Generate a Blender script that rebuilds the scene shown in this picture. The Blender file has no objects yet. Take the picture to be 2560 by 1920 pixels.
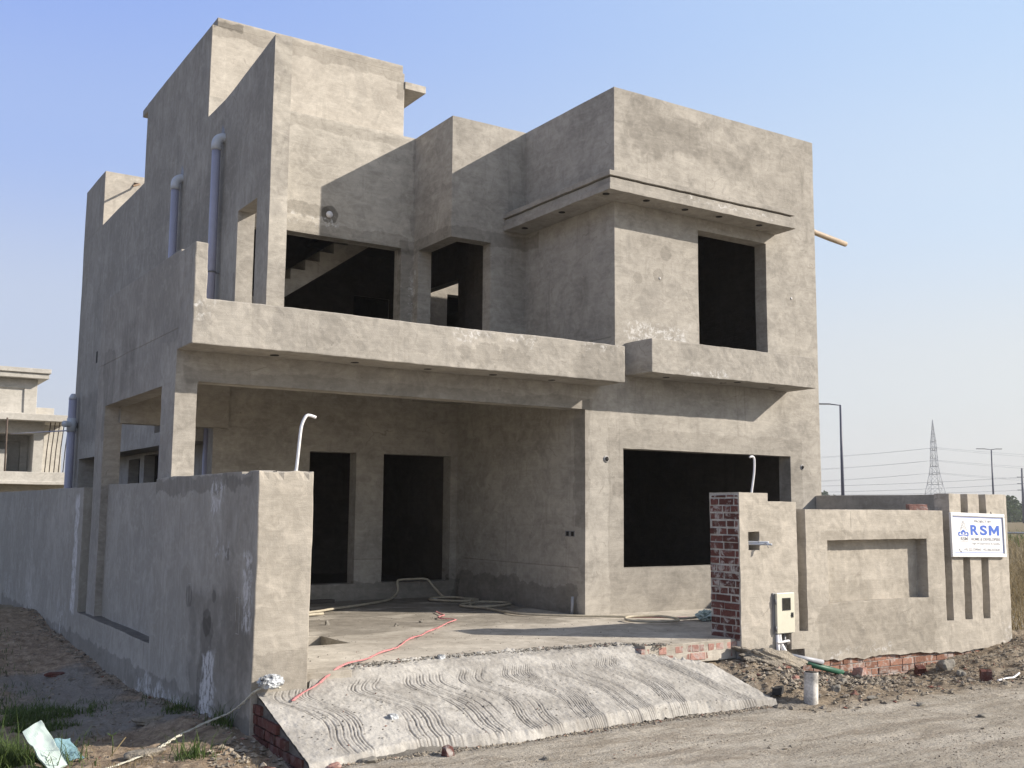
import bpy, bmesh, math, random
import numpy as np
from mathutils import Vector, Matrix, noise as mnoise
random.seed(7); rng = np.random.default_rng(7)
scene = bpy.context.scene
COL = scene.collection
R = math.radians
# ---------------------------------------------------------------- node helpers
def newmat(name):
    m = bpy.data.materials.new(name); m.use_nodes = True
    nt = m.node_tree
    for n in list(nt.nodes): nt.nodes.remove(n)
    return m, nt
def N(nt, typ, ins=None, out=0, **props):
    n = nt.nodes.new(typ)
    for k, v in props.items(): setattr(n, k, v)
    for k, v in (ins or {}).items():
        s = n.inputs[k]
        if isinstance(v, bpy.types.NodeSocket): nt.links.new(v, s)
        else: s.default_value = v
    return n.outputs[out] if len(n.outputs) else n
def M(nt, op, a, b=0.0, c=0.0, clamp=False):
    return N(nt, 'ShaderNodeMath', {0: a, 1: b, 2: c}, operation=op, use_clamp=clamp)
def VM(nt, op, a, b=(0, 0, 0)):
    return N(nt, 'ShaderNodeVectorMath', {0: a, 1: b}, operation=op)
def noise(nt, vec, scale, detail=4, rough=.55, dist=0.0):
    return N(nt, 'ShaderNodeTexNoise', {'Vector': vec, 'Scale': scale, 'Detail': detail, 'Roughness': rough, 'Distortion': dist})
def noisec(nt, vec, scale):
    return N(nt, 'ShaderNodeTexNoise', {'Vector': vec, 'Scale': scale, 'Detail': 4}, 1)
def ramp(nt, f, lo, hi, a=0.0, b=1.0, smooth=True):
    return N(nt, 'ShaderNodeMapRange', {'Value': f, 'From Min': lo, 'From Max': hi, 'To Min': a, 'To Max': b}, interpolation_type='SMOOTHSTEP' if smooth else 'LINEAR')
def mixc(nt, f, a, b, mode='MIX'):
    n = nt.nodes.new('ShaderNodeMix'); n.data_type = 'RGBA'; n.blend_type = mode
    for idx, v in ((0, f), (6, a), (7, b)):
        s = n.inputs[idx]
        if isinstance(v, bpy.types.NodeSocket): nt.links.new(v, s)
        elif idx == 0: s.default_value = v
        else: s.default_value = (*v, 1) if len(v) == 3 else v
    return n.outputs[2]
def col(c): return (*c, 1)
def scalev(nt, vec, s, off=(0, 0, 0)):
    return N(nt, 'ShaderNodeVectorMath', {0: vec, 1: s, 2: off}, operation='MULTIPLY_ADD')
def finish(nt, color, rough=.9, bump=None, bs=.3, bd=.01, spec=.2, **extra):
    ins = {'Base Color': color, 'Roughness': rough, 'Specular IOR Level': spec}
    ins.update(extra)
    if bump is not None:
        ins['Normal'] = N(nt, 'ShaderNodeBump', {'Strength': bs, 'Distance': bd, 'Height': bump})
    b = N(nt, 'ShaderNodeBsdfPrincipled', {k: (col(v) if k == 'Base Color' and isinstance(v, tuple) and len(v) == 3 else v) for k, v in ins.items()})
    N(nt, 'ShaderNodeOutputMaterial', {0: b})
def patchfac(nt, P, c, h, amp=.12, scale=3.0, soft=.01, seed=0.0):
    if amp > .28 and soft < .05: soft = .11
    q = VM(nt, 'SUBTRACT', VM(nt, 'ABSOLUTE', VM(nt, 'SUBTRACT', P, c)), h)
    s = N(nt, 'ShaderNodeSeparateXYZ', {0: q})
    sep = s.node
    d = M(nt, 'MAXIMUM', M(nt, 'MAXIMUM', sep.outputs[0], sep.outputs[1]), sep.outputs[2])
    nz = noise(nt, scalev(nt, P, (1, 1, 1), (seed, seed * 1.7, 0)), scale, 5, .6)
    d = M(nt, 'MULTIPLY_ADD', M(nt, 'SUBTRACT', nz, .5), amp * 2.6, d)
    return ramp(nt, d, -soft, soft, 1, 0)
def circfac(nt, P, c, r, amp=.03, seed=0.):
    d = N(nt, 'ShaderNodeVectorMath', {0: P, 1: c}, 1, operation='DISTANCE')
    d = M(nt, 'MULTIPLY_ADD', M(nt, 'SUBTRACT', noise(nt, P, 9, 4), .5), amp * 2.6, d)
    return ramp(nt, d, r - .012, r + .012, 1, 0)
W = 50.0
def plaster(name, c1, c2, seed=0., streak='h', patches=(), white=(), circ=(), blot=1.0, damp=None):
    """cement plaster: trowel sweeps, blotches, harder-edged damp patches, lime bloom, fine sand bump"""
    m, nt = newmat(name)
    P = N(nt, 'ShaderNodeNewGeometry')
    Q = scalev(nt, P, (1, 1, 1), (seed * 3.1, seed * 7.3, seed * 1.9))
    big = noise(nt, Q, .55, 5, .6, .4)
    med = noise(nt, Q, 2.3, 6, .62, .6)
    st = noise(nt, scalev(nt, Q, (1.3, 1.3, 9) if streak == 'h' else (7, 7, 1.0)), 1.0, 6, .65, .5)
    st2 = noise(nt, scalev(nt, Q, (3, 3, 26) if streak == 'h' else (18, 18, 2.4)), 1.0, 5, .7, 1.2)
    fine = noise(nt, Q, 85, 3, .6)
    blo = noise(nt, scalev(nt, Q, (1, 1, 1.5) if streak == 'h' else (1.6, 1.6, .7), (1, 5, 2)), 5.2, 6, .66, 1.0)
    f = M(nt, 'ADD', M(nt, 'MULTIPLY', big, .8), M(nt, 'MULTIPLY', med, .75))
    f = M(nt, 'ADD', f, M(nt, 'MULTIPLY', st, .45 if streak == 'h' else .42))
    f = M(nt, 'ADD', f, M(nt, 'MULTIPLY', blo, .8))
    f = M(nt, 'ADD', f, M(nt, 'MULTIPLY', st2, .30 if streak == 'h' else .12))
    f = ramp(nt, f, 1.33, 1.78, 0, 1, False)
    cell = N(nt, 'ShaderNodeTexVoronoi', {'Vector': N(nt, 'ShaderNodeVectorMath', {0: noisec(nt, Q, 1.3), 1: (.5, .5, .5), 2: Q}, operation='MULTIPLY_ADD'), 'Scale': .42}, 1)
    cellf = N(nt, 'ShaderNodeSeparateXYZ', {0: cell})
    c = mixc(nt, f, c1, c2)
    c = mixc(nt, ramp(nt, cellf, .1, .9, 0, .17), c, (c1[0] * .82, c1[1] * .82, c1[2] * .83))
    # harder-edged damp patches
    dp = noise(nt, Q, 1.15, 7, .63, .9)
    c = mixc(nt, M(nt, 'MULTIPLY', ramp(nt, dp, .565, .60), .20 * blot), c, (c1[0] * .62, c1[1] * .63, c1[2] * .65))
    dp2 = noise(nt, scalev(nt, Q, (1, 1, .6), (9, 2, 5)), 3.6, 6, .6, .8)
    c = mixc(nt, M(nt, 'MULTIPLY', ramp(nt, dp2, .60, .66), .20 * blot), c, (c1[0] * .6, c1[1] * .61, c1[2] * .62))
    lt = noise(nt, scalev(nt, Q, (1, 1, 1.6), (3, 8, 1)), 2.8, 7, .68, 1.0)
    c = mixc(nt, M(nt, 'MULTIPLY', ramp(nt, lt, .56, .68), .30 * blot), c, (min(1, c2[0] * 1.22), min(1, c2[1] * 1.21), min(1, c2[2] * 1.2)))
    # rain drips and hairline cracks
    dr = noise(nt, scalev(nt, Q, (9, 9, .55), (7, 1, 3)), 1.0, 5, .6, .6)
    c = mixc(nt, M(nt, 'MULTIPLY', M(nt, 'MULTIPLY', ramp(nt, dr, .56, .70), ramp(nt, big, .42, .58)), .30), c, (c1[0] * .62, c1[1] * .61, c1[2] * .60))
    wv = N(nt, 'ShaderNodeVectorMath', {0: noisec(nt, Q, 1.7), 1: (.55, .55, .55), 2: Q}, operation='MULTIPLY_ADD')
    vo = N(nt, 'ShaderNodeTexVoronoi', {'Vector': wv, 'Scale': .55}, 0, feature='DISTANCE_TO_EDGE')
    c = mixc(nt, M(nt, 'MULTIPLY', M(nt, 'MULTIPLY', ramp(nt, vo, .0015, .005, 1, 0), ramp(nt, med, .54, .60)), .32), c, (c1[0] * .4, c1[1] * .38, c1[2] * .36))
    arc = N(nt, 'ShaderNodeTexVoronoi', {'Vector': scalev(nt, Q, (1, 1, 1), (2, 2, 2)), 'Scale': 1.5}, 0)
    sw = M(nt, 'SINE', M(nt, 'MULTIPLY_ADD', arc, 46., M(nt, 'MULTIPLY', med, 26.)))
    c = mixc(nt, M(nt, 'MULTIPLY', ramp(nt, sw, .1, 1.), .085), c, (min(1, c2[0] * 1.25), min(1, c2[1] * 1.25), min(1, c2[2] * 1.25)))
    # smears and pits
    sm = noise(nt, scalev(nt, Q, (2.2, 2.2, 2.2), (5, 5, 5)), 5.5, 8, .72, 2.2)
    c = mixc(nt, M(nt, 'MULTIPLY', ramp(nt, sm, .60, .70), .16), c, (c1[0] * .55, c1[1] * .55, c1[2] * .55))
    pit = noise(nt, scalev(nt, Q, (1, 1, 1), (1, 4, 4)), 19, 2, .5)
    c = mixc(nt, M(nt, 'MULTIPLY', ramp(nt, pit, .74, .77), .4), c, (c1[0] * .4, c1[1] * .38, c1[2] * .36))
    for i, (cc, hh, amp, sc, k, strength) in enumerate(patches):
        pf = patchfac(nt, P, cc, hh, amp, sc, .012, i * 3.3)
        kk = k if k > 1 else k * .86
        c = mixc(nt, M(nt, 'MULTIPLY', pf, strength), c, (kk, kk * (1.0 if k > 1 else .99), kk * (.99 if k > 1 else .975)), 'MULTIPLY')
    for i, (cc, r, k, strength) in enumerate(circ):
        pf = circfac(nt, P, cc, r)
        c = mixc(nt, M(nt, 'MULTIPLY', pf, strength), c, (k * .88, k * .87, k * .86), 'MULTIPLY')
    for i, wt in enumerate(white):
        cc, hh = wt[:2]; wk = wt[2] if len(wt) > 2 else 0.0
        pf = patchfac(nt, P, cc, hh, .17, 4.0, .05, i * 2.1)
        wn = noise(nt, scalev(nt, P, (1, 1, 1) if streak == 'h' else (1.3, 1.3, .7), (i, i, 0)), 12, 7, .75, .5)
        c = mixc(nt, M(nt, 'MULTIPLY', pf, ramp(nt, wn, .50 - .10 * wk, .62 - .10 * wk, 0, .62 + .25 * wk)), c, (.68, .67, .66))
    c = mixc(nt, ramp(nt, fine, .35, .65, 0, .10), c, (c1[0] * .6, c1[1] * .6, c1[2] * .6))
    h = M(nt, 'ADD', M(nt, 'MULTIPLY', st2, .5), M(nt, 'MULTIPLY', med, .8))
    h = M(nt, 'ADD', h, M(nt, 'MULTIPLY', fine, .25))
    finish(nt, c, .93, h, .38, .018, .12)
    return m
def simple(name, c, rough=.6, var=.15, scale=8, metal=0., spec=.4, bs=.1, bd=.004):
    m, nt = newmat(name)
    P = N(nt, 'ShaderNodeTexCoord', out=3)
    n1 = noise(nt, P, scale, 5, .6, .3); n2 = noise(nt, P, scale * 7, 4, .6)
    f = ramp(nt, M(nt, 'ADD', M(nt, 'MULTIPLY', n1, .7), M(nt, 'MULTIPLY', n2, .3)), .35, .65)
    cc = mixc(nt, f, tuple(x * (1 - var) for x in c), tuple(min(1, x * (1 + var)) for x in c))
    finish(nt, cc, rough, n2, bs, bd, spec, Metallic=metal)
    return m
PL1 = (.280, .260, .230); PL2 = (.455, .424, .377)
PG1 = (.300, .282, .250); PG2 = (.455, .430, .385)
MAT = {}
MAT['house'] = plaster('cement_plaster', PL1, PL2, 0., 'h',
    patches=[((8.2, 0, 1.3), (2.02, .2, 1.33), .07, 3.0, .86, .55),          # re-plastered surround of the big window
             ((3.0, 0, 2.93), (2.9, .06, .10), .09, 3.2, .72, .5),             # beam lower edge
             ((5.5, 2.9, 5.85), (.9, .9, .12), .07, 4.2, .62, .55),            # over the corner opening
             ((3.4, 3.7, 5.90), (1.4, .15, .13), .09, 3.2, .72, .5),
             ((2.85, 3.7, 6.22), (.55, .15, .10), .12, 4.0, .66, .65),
             ((7.4, 0, 7.25), (.75, .2, .35), .45, 2.3, .62, .55),
             ((8.7, 0, 7.05), (.5, .2, .25), .45, 2.6, .66, .5),
             ((9.9, 0, 6.9), (.6, .2, .6), .45, 1.6, .74, .4),
             ((3.1, 3.7, 6.95), (1.75, .3, 1.1), .12, 1.6, 1.22, 1.), ((1.45, .9, 5.6), (.12, .02, 2.4), .1, 1.6, 1.2, 1.), ((3.3, 3.7, 7.66), (1.5, .15, .10), .12, 2.4, .80, .6),
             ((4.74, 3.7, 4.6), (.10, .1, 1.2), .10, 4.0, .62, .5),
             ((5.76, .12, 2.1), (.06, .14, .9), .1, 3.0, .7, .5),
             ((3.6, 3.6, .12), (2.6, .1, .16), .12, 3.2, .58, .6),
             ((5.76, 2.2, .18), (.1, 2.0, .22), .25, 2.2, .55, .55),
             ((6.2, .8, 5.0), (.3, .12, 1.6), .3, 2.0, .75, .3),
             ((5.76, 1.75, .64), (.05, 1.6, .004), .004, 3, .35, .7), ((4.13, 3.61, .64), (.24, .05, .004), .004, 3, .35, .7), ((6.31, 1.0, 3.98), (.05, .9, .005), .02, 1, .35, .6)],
    circ=[((3.34, 3.66, 6.19), .15, .35, .8), ((7.15, 0, 5.0), .10, .7, .6), ((10.05, 0, 4.95), .12, .78, .5),
          ((6.75, 0, 4.9), .09, .75, .5), ((7.3, 0, 5.35), .11, .72, .5), ((6.9, 0, 5.5), .10, .75, .4), ((6.35, 0, 1.75), .11, .8, .6), ((5.5, 3.6, 1.6), .12, .7, .6)],
    white=[((7.15, 0, 4.08), (.60, .05, .15), .25), ((4.85, 3.66, 4.9), (.05, .05, .5)), ((9.3, 0, .2), (.5, .05, .15)), ((3.0, 3.66, 6.06), (.45, .05, .07))])
MAT['side'] = plaster('side_wall_plaster', PG1, PG2, 2., 'v',
    patches=[((1.33, 3.4, 5.9), (.1, 1.0, .55), .35, 1.6, .8, .35),
             ((0, 2.3, 3.4), (.1, .35, .5), .30, 2.0, .68, .6),
             ((0, .3, 3.0), (.1, .35, .35), .25, 2.4, 1.28, .5),
             ((0, 3.4, 3.0), (.1, .3, .6), .25, 2.4, .72, .5),
             ((1.33, 11.5, 3.3), (.1, .8, .5), .3, 1.5, .68, .6),
             ((1.33, 2.0, 4.2), (.1, .25, .5), .2, 2.4, .7, .4),
             ((1.33, 6.5, 6.2), (.1, 2.5, .06), .12, 2.4, 1.2, .35)],
    white=[((1.33, 9.8, 2.6), (.1, .2, .3))], blot=.8)
MAT['trim'] = plaster('trim_plaster', (.280, .261, .232), (.445, .415, .37), 5., 'h',
    patches=[((5.6, -.56, 3.45), (.45, .1, .32), .3, 3.0, .66, .5), ((3.9, -.56, 3.4), (.5, .1, .12), .2, 4.0, .74, .5)],
    white=[((3.9, -.56, 3.66), (.6, .1, .06), .1), ((7.6, -.6, 3.45), (.42, .1, .035), .3), ((5.7, -.56, 3.70), (.4, .1, .04)), ((7.9, -.45, 6.13), (.42, .1, .035), .2), ((.1, -.56, 3.6), (.15, .1, .1)), ((8.9, -.45, 6.11), (.35, .1, .03))])
MAT['tower'] = plaster('stair_tower_plaster', (.40, .366, .318), (.57, .528, .462), 9., 'h',
    patches=[((3.0, 3.75, 8.93), (1.8, .3, .14), .10, 2.2, .72, .55), ((1.6, 3.75, 8.98), (.22, .3, .06), .1, 5.0, .5, .7), ((4.62, 3.75, 8.6), (.06, .3, .14), .1, 4.0, .68, .6)])
MAT['bound'] = plaster('boundary_wall_plaster', (.345, .315, .27), (.53, .485, .42), 12., 'h',
    patches=[((8.1, -3.07, .02), (1.15, .1, .34), .20, 2.0, .74, .5), ((7.62, -3.07, 1.36), (.004, .1, .10), .006, 4, .4, .8), ((8.1, -2.92, .46), (1.0, .04, .13), .02, 3, .9, .5), ((8.1, -3.07, 1.14), (1.05, .1, .07), .07, 4.0, .8, .5),
             ((.2, -3.07, .05), (.4, .1, .18), .1, 4.0, .74, .5)],
    white=[((7.5, -3.07, -.27), (.8, .1, .03)), ((10.9, -3.07, -.25), (.12, .1, .14)), ((5.68, -3.0, .0), (.03, .5, .35))])
MAT['left'] = plaster('left_boundary_plaster', (.335, .315, .276), (.495, .468, .418), 15., 'v',
    patches=[((-.07, -2.2, .05), (.1, .95, .55), .34, 2.2, .74, .8), ((-.07, -1.75, -.05), (.1, .22, .42), .16, 3.0, .70, .7), ((-.07, -2.6, .9), (.1, .5, 1.2), .5, 1.4, .86, .6),
             ((-.07, -1.0, 1.68), (.1, 1.9, .07), .14, 2.6, .62, .6), ((-.07, 3, -.5), (.1, 9, .14), .14, 2.6, .6, .6)],
    circ=[((-.075, -1.77, .36), .13, .55, .7), ((-.075, -1.15, .56), .11, .55, .7), ((-.075, -1.95, .62), .06, .55, .7), ((-.075, -2.3, 1.02), .06, .6, .7)],
    white=[((-.07, -1.85, -.25), (.1, .20, .34), 1.0), ((-.07, -1.9, 1.55), (.1, .18, .14), .4), ((-.07, 4.72, .75), (.1, .15, .85), .9), ((.02, 3.9, .9), (.1, .06, .8), .6), ((-.07, -.2, -.55), (.1, 1.0, .07), .6), ((-.07, 8.6, -.1), (.1, .3, .16)), ((-.07, -2.88, .72), (.1, .09, .30), .6),
           ((-.07, -2.1, 1.05), (.1, .25, .08)), ((-.07, 5.6, -.25), (.1, .3, .2)), ((-.07, 11.3, -.1), (.1, .4, .2))], blot=.8)
MAT['neigh'] = plaster('neighbour_plaster', (.42, .40, .36), (.56, .535, .49), 20., 'h')
MAT['room_shade'] = plaster('room_shade_plaster', (.07, .062, .055), (.11, .098, .086), 30., 'h')  # interior plaster darkened: the shade of the rooms is put into its colour
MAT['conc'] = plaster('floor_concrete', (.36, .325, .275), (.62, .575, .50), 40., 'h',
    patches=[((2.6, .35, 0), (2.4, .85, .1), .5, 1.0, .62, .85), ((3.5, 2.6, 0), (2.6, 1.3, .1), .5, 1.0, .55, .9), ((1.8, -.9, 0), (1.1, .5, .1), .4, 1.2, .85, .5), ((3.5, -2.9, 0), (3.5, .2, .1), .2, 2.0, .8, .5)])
MAT['pipe'] = simple('lavender_pvc', (.36, .36, .45), .38, .06, 3, spec=.5)
MAT['pipe_light'] = simple('pale_pvc_fitting', (.50, .53, .58), .4, .06, 4, spec=.5)
MAT['white'] = simple('white_pvc', (.74, .73, .74), .4, .08, 6, spec=.5)
MAT['dark'] = simple('hole_shade', (.02, .018, .016), .9, .2)  # near-black colour standing in for the shade inside small holes and bores
MAT['cream'] = simple('cream_paint', (.62, .60, .49), .4, .04, 4, spec=.5)
MAT['steel'] = simple('grey_steel', (.22, .22, .23), .5, .1, 5, metal=.3)
MAT['lamp_pole'] = simple('lamp_pole_paint', (.06, .065, .10), .5, .1)
MAT['lattice'] = simple('galvanised_lattice', (.24, .26, .29), .6, .1)
MAT['hose'] = simple('cream_hose', (.42, .375, .29), .5, .15, 12)
MAT['red'] = simple('pink_red_rope', (.50, .21, .21), .8, .2, 40, bs=.5)
MAT['rope'] = simple('white_rope', (.52, .50, .42), .9, .15, 40)
MAT['bamboo'] = simple('bamboo', (.38, .30, .22), .6, .15, 9)
MAT['green'] = simple('green_conduit', (.025, .10, .06), .5, .15, 9)
MAT['greypipe'] = simple('grey_conduit', (.36, .37, .40), .45, .1, 9)
MAT['fit'] = simple('weathered_pvc', (.42, .41, .40), .6, .2, 9)
MAT['stub'] = simple('dirty_white_pvc', (.50, .48, .45), .6, .45, 7)
MAT['black'] = simple('black_rubber', (.02, .02, .022), .7, .2)
MAT['meterglass'] = simple('meter_window', (.03, .03, .025), .15, .3, 30)
MAT['mortar_dark'] = simple('dark_mortar', (.13, .12, .105), .95, .3, 9, bs=.6, bd=.01)  # darker mortar for the wall ledge top and the ramp fill
MAT['mortar'] = simple('mortar', (.40, .385, .36), .95, .25, 9, bs=.6, bd=.01)
MAT['signwhite'] = simple('sign_white', (.80, .80, .80), .35, .02, 3)
MAT['signblue'] = simple('sign_blue', (.06, .14, .52), .4, .05, 3)
MAT['signgrey'] = simple('sign_grey_print', (.22, .22, .24), .5, .05, 3)
MAT['signpale'] = simple('sign_pale_print', (.22, .22, .25), .5, .05, 3)
MAT['foil'] = simple('crumpled_bag', (.42, .44, .46), .45, .85, 9, bs=.8, bd=.02)
MAT['sack'] = simple('mint_sack', (.52, .62, .58), .7, .08, 20, bs=.4)
MAT['cloth'] = simple('blue_cloth', (.17, .29, .34), .9, .15, 9, bs=.5)
MAT['rebar'] = simple('rebar', (.10, .075, .06), .8, .2)
MAT['rust'] = simple('rusty_rod', (.22, .15, .10), .8, .2)
def brickmat(name, c, white=.35):
    m, nt = newmat(name)
    P = N(nt, 'ShaderNodeNewGeometry')
    g = nt.nodes[0] if False else None
    gn = nt.nodes.new('ShaderNodeNewGeometry')
    rnd = gn.outputs['Random Per Island']
    n1 = noise(nt, P, 9, 6, .65, .8); n2 = noise(nt, P, 40, 4, .6); n3 = noise(nt, scalev(nt, P, (1, 1, 1), (4, 4, 4)), 6, 6, .7, 1.0)
    cc = mixc(nt, rnd, tuple(x * .6 for x in c), tuple(x * 1.25 for x in c))
    cc = mixc(nt, ramp(nt, n2, .3, .7, 0, .4), cc, tuple(x * .45 for x in c))
    cc = mixc(nt, ramp(nt, n3, .50, .62, 0, white), cc, (.48, .46, .44))
    cc = mixc(nt, ramp(nt, n1, .55, .68, 0, .4), cc, (.20, .185, .165))
    finish(nt, cc, .92, M(nt, 'ADD', n1, M(nt, 'MULTIPLY', n2, .5)), .6, .012, .1)
    return m
MAT['brick'] = brickmat('red_brick', (.145, .062, .054), .75)
MAT['brick_or'] = brickmat('orange_brick', (.30, .160, .115), .60)
MAT['brick_dk'] = brickmat('dark_brick', (.14, .06, .05), .12)
MAT['brick_pink'] = brickmat('pale_red_brick', (.42, .24, .20), .5)
def stonemat(name, c):
    m, nt = newmat(name)
    P = N(nt, 'ShaderNodeNewGeometry')
    gn = nt.nodes.new('ShaderNodeNewGeometry'); rnd = gn.outputs['Random Per Island']
    n1 = noise(nt, P, 14, 6, .65, .5)
    cc = mixc(nt, rnd, tuple(x * .55 for x in c), tuple(min(1, x * 1.5) for x in c))
    w = N(nt, 'ShaderNodeMath', {0: rnd, 1: 7.31}, operation='MULTIPLY'); w = M(nt, 'FRACT', w)
    cc = mixc(nt, ramp(nt, w, .94, .97), cc, (.26, .12, .09))
    cc = mixc(nt, ramp(nt, n1, .4, .65, 0, .5), cc, tuple(x * .6 for x in c))
    finish(nt, cc, .95, n1, .6, .01, .1)
    return m
MAT['stone'] = stonemat('mixed_stone', (.27, .235, .19))
MAT['mortar_lump'] = stonemat('mortar_crumbs', (.22, .205, .18))
MAT['rubble'] = simple('concrete_lump', (.30, .265, .215), .95, .3, 8, bs=.9, bd=.03)
def soil():
    m, nt = newmat('soil')
    P = N(nt, 'ShaderNodeNewGeometry')
    n0 = noise(nt, scalev(nt, P, (1, 1, 1)), .35, 5, .6, .5)
    n1 = noise(nt, scalev(nt, P, (.9, 2.2, 1)), 1.6, 8, .7, .6)
    n2 = noise(nt, P, 7, 8, .72, .4)
    n3 = noise(nt, P, 38, 6, .7)
    trk = noise(nt, scalev(nt, P, (.45, 4.5, 1)), 1.3, 6, .65, .5)
    road = mixc(nt, ramp(nt, n1, .36, .64), (.315, .275, .225), (.53, .485, .415))
    road = mixc(nt, ramp(nt, trk, .46, .64, 0, .38), road, (.55, .51, .44))
    road = mixc(nt, ramp(nt, n0, .45, .6, 0, .5), road, (.36, .325, .27))
    rough = mixc(nt, ramp(nt, n2, .38, .62), (.17, .135, .10), (.36, .295, .22))
    rough = mixc(nt, ramp(nt, n1, .5, .65, 0, .6), rough, (.33, .295, .24))
    red = mixc(nt, ramp(nt, n2, .35, .65), (.22, .165, .12), (.46, .365, .265))
    # right-hand dug-over strip
    fr = patchfac(nt, P, (12.5, -3.3, 0), (7.4, 1.25, 3), .35, .9, .22)
    c = mixc(nt, fr, road, rough)
    fl = patchfac(nt, P, (-5.3, 3, 0), (5.3, 7.2, 3), .25, 1.2, .15)
    c = mixc(nt, fl, c, red)
    cem = patchfac(nt, P, (-.75, .6, 0), (.55, 2.4, 3), .45, 1.2, .2)
    c = mixc(nt, M(nt, 'MULTIPLY', cem, .75), c, (.27, .265, .25))
    edge = patchfac(nt, P, (2.5, -4.22, 0), (2.9, .10, 3), .14, 3.0, .05)
    c = mixc(nt, M(nt, 'MULTIPLY', edge, .6), c, (.30, .28, .25))
    far = ramp(nt, N(nt, 'ShaderNodeVectorMath', {0: P, 1: (2, -6, 0)}, 1, operation='DISTANCE'), 10.5, 20)
    c = mixc(nt, far, c, (.22, .18, .11))
    c = mixc(nt, ramp(nt, n3, .42, .62, 0, .30), c, (.12, .095, .07))
    c = mixc(nt, ramp(nt, n2, .62, .70, 0, .35), c, (.55, .50, .42))
    dash = noise(nt, scalev(nt, P, (5, 16, 5)), 2.0, 4, .6, .4)
    c = mixc(nt, ramp(nt, dash, .63, .70, 0, .5), c, (.15, .12, .09))
    h = M(nt, 'ADD', M(nt, 'MULTIPLY', n2, 1.0), M(nt, 'MULTIPLY', n3, .6))
    h = M(nt, 'ADD', h, M(nt, 'MULTIPLY', trk, 1.0))
    finish(nt, c, .97, h, 1.0, .035, .08)
    return m
MAT['soil'] = soil()
def rampmat():
    m, nt = newmat('combed_ramp_cement')
    P = N(nt, 'ShaderNodeNewGeometry')
    n1 = noise(nt, P, 2.2, 7, .7, .8); n2 = noise(nt, P, 13, 7, .72, .6); n3 = noise(nt, P, 60, 5, .7)
    c = mixc(nt, ramp(nt, n1, .38, .62), (.33, .312, .285), (.48, .46, .425))
    c = mixc(nt, ramp(nt, n2, .56, .68, 0, .55), c, (.22, .20, .175))
    c = mixc(nt, ramp(nt, n2, .30, .42, .4, 0), c, (.54, .515, .475))
    c = mixc(nt, ramp(nt, n3, .45, .65, 0, .25), c, (.2, .185, .16))
    at = N(nt, 'ShaderNodeAttribute', out=2, attribute_name='comb')
    c = mixc(nt, M(nt, 'MULTIPLY', at, .88, clamp=True), c, (.13, .12, .11))
    finish(nt, c, .95, M(nt, 'ADD', n2, M(nt, 'MULTIPLY', n3, .5)), .6, .012, .1)
    return m
MAT['ramp'] = rampmat()
def leafmat(name, a, b, rough=.6):
    m, nt = newmat(name)
    gn = nt.nodes.new('ShaderNodeNewGeometry'); rnd = gn.outputs['Random Per Island']
    c = mixc(nt, rnd, a, b)
    bs = N(nt, 'ShaderNodeBsdfPrincipled', {'Base Color': c, 'Roughness': rough, 'Specular IOR Level': .2})
    tr = N(nt, 'ShaderNodeBsdfTranslucent', {0: c})
    mx = N(nt, 'ShaderNodeMixShader', {0: .3, 1: bs, 2: tr})
    N(nt, 'ShaderNodeOutputMaterial', {0: mx})
    return m
MAT['grass'] = leafmat('green_grass', (.040, .075, .020), (.13, .18, .055))
MAT['drygrass'] = leafmat('dry_grass', (.17, .13, .07), (.34, .27, .15))
MAT['foliage'] = leafmat('foliage', (.035, .06, .025), (.09, .13, .05))
MAT['bark'] = simple('bark', (.10, .08, .06), .9, .3)

# ---------------------------------------------------------------- object helpers
def tag(o, label=None, cat=None, group=None, kind=None):
    if label: o['label'] = label
    if cat: o['category'] = cat
    if group: o['group'] = group
    if kind: o['kind'] = kind
    return o
def empty(name, loc=(0, 0, 0), label=None, cat=None, group=None, rz=0.):
    o = bpy.data.objects.new(name, None); COL.objects.link(o); o.location = loc; o.rotation_euler = (0, 0, rz)
    o.empty_display_size = .1
    return tag(o, label, cat, group)
def link(name, me, mats, parent=None, world=True):
    for m in (mats if isinstance(mats, (list, tuple)) else [mats]): me.materials.append(MAT[m] if isinstance(m, str) else m)
    o = bpy.data.objects.new(name, me); COL.objects.link(o)
    if parent is not None:
        o.parent = parent
        if world: o.matrix_parent_inverse = (Matrix.Translation(parent.location) @ Matrix.Rotation(parent.rotation_euler.z, 4, 'Z')).inverted() if parent.parent is None else parent_inv(parent)
    return o
def parent_inv(p):
    # parent is itself a world-built mesh: its world matrix is identity by construction
    return Matrix.Identity(4)
def wob(v, a=.0045, s=.8):
    n = mnoise.noise_vector(v * s); n2 = mnoise.noise_vector(v * 4.3)
    return v + n * a * 1.3 + n2 * (a * .8)
def refine(vals, mx):
    vals = sorted(set(round(v, 5) for v in vals)); out = []
    for a, b in zip(vals, vals[1:]):
        k = max(1, math.ceil((b - a) / mx - 1e-6))
        out += [a + (b - a) * i / k for i in range(k)]
    return np.array(out + [vals[-1]])
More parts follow.
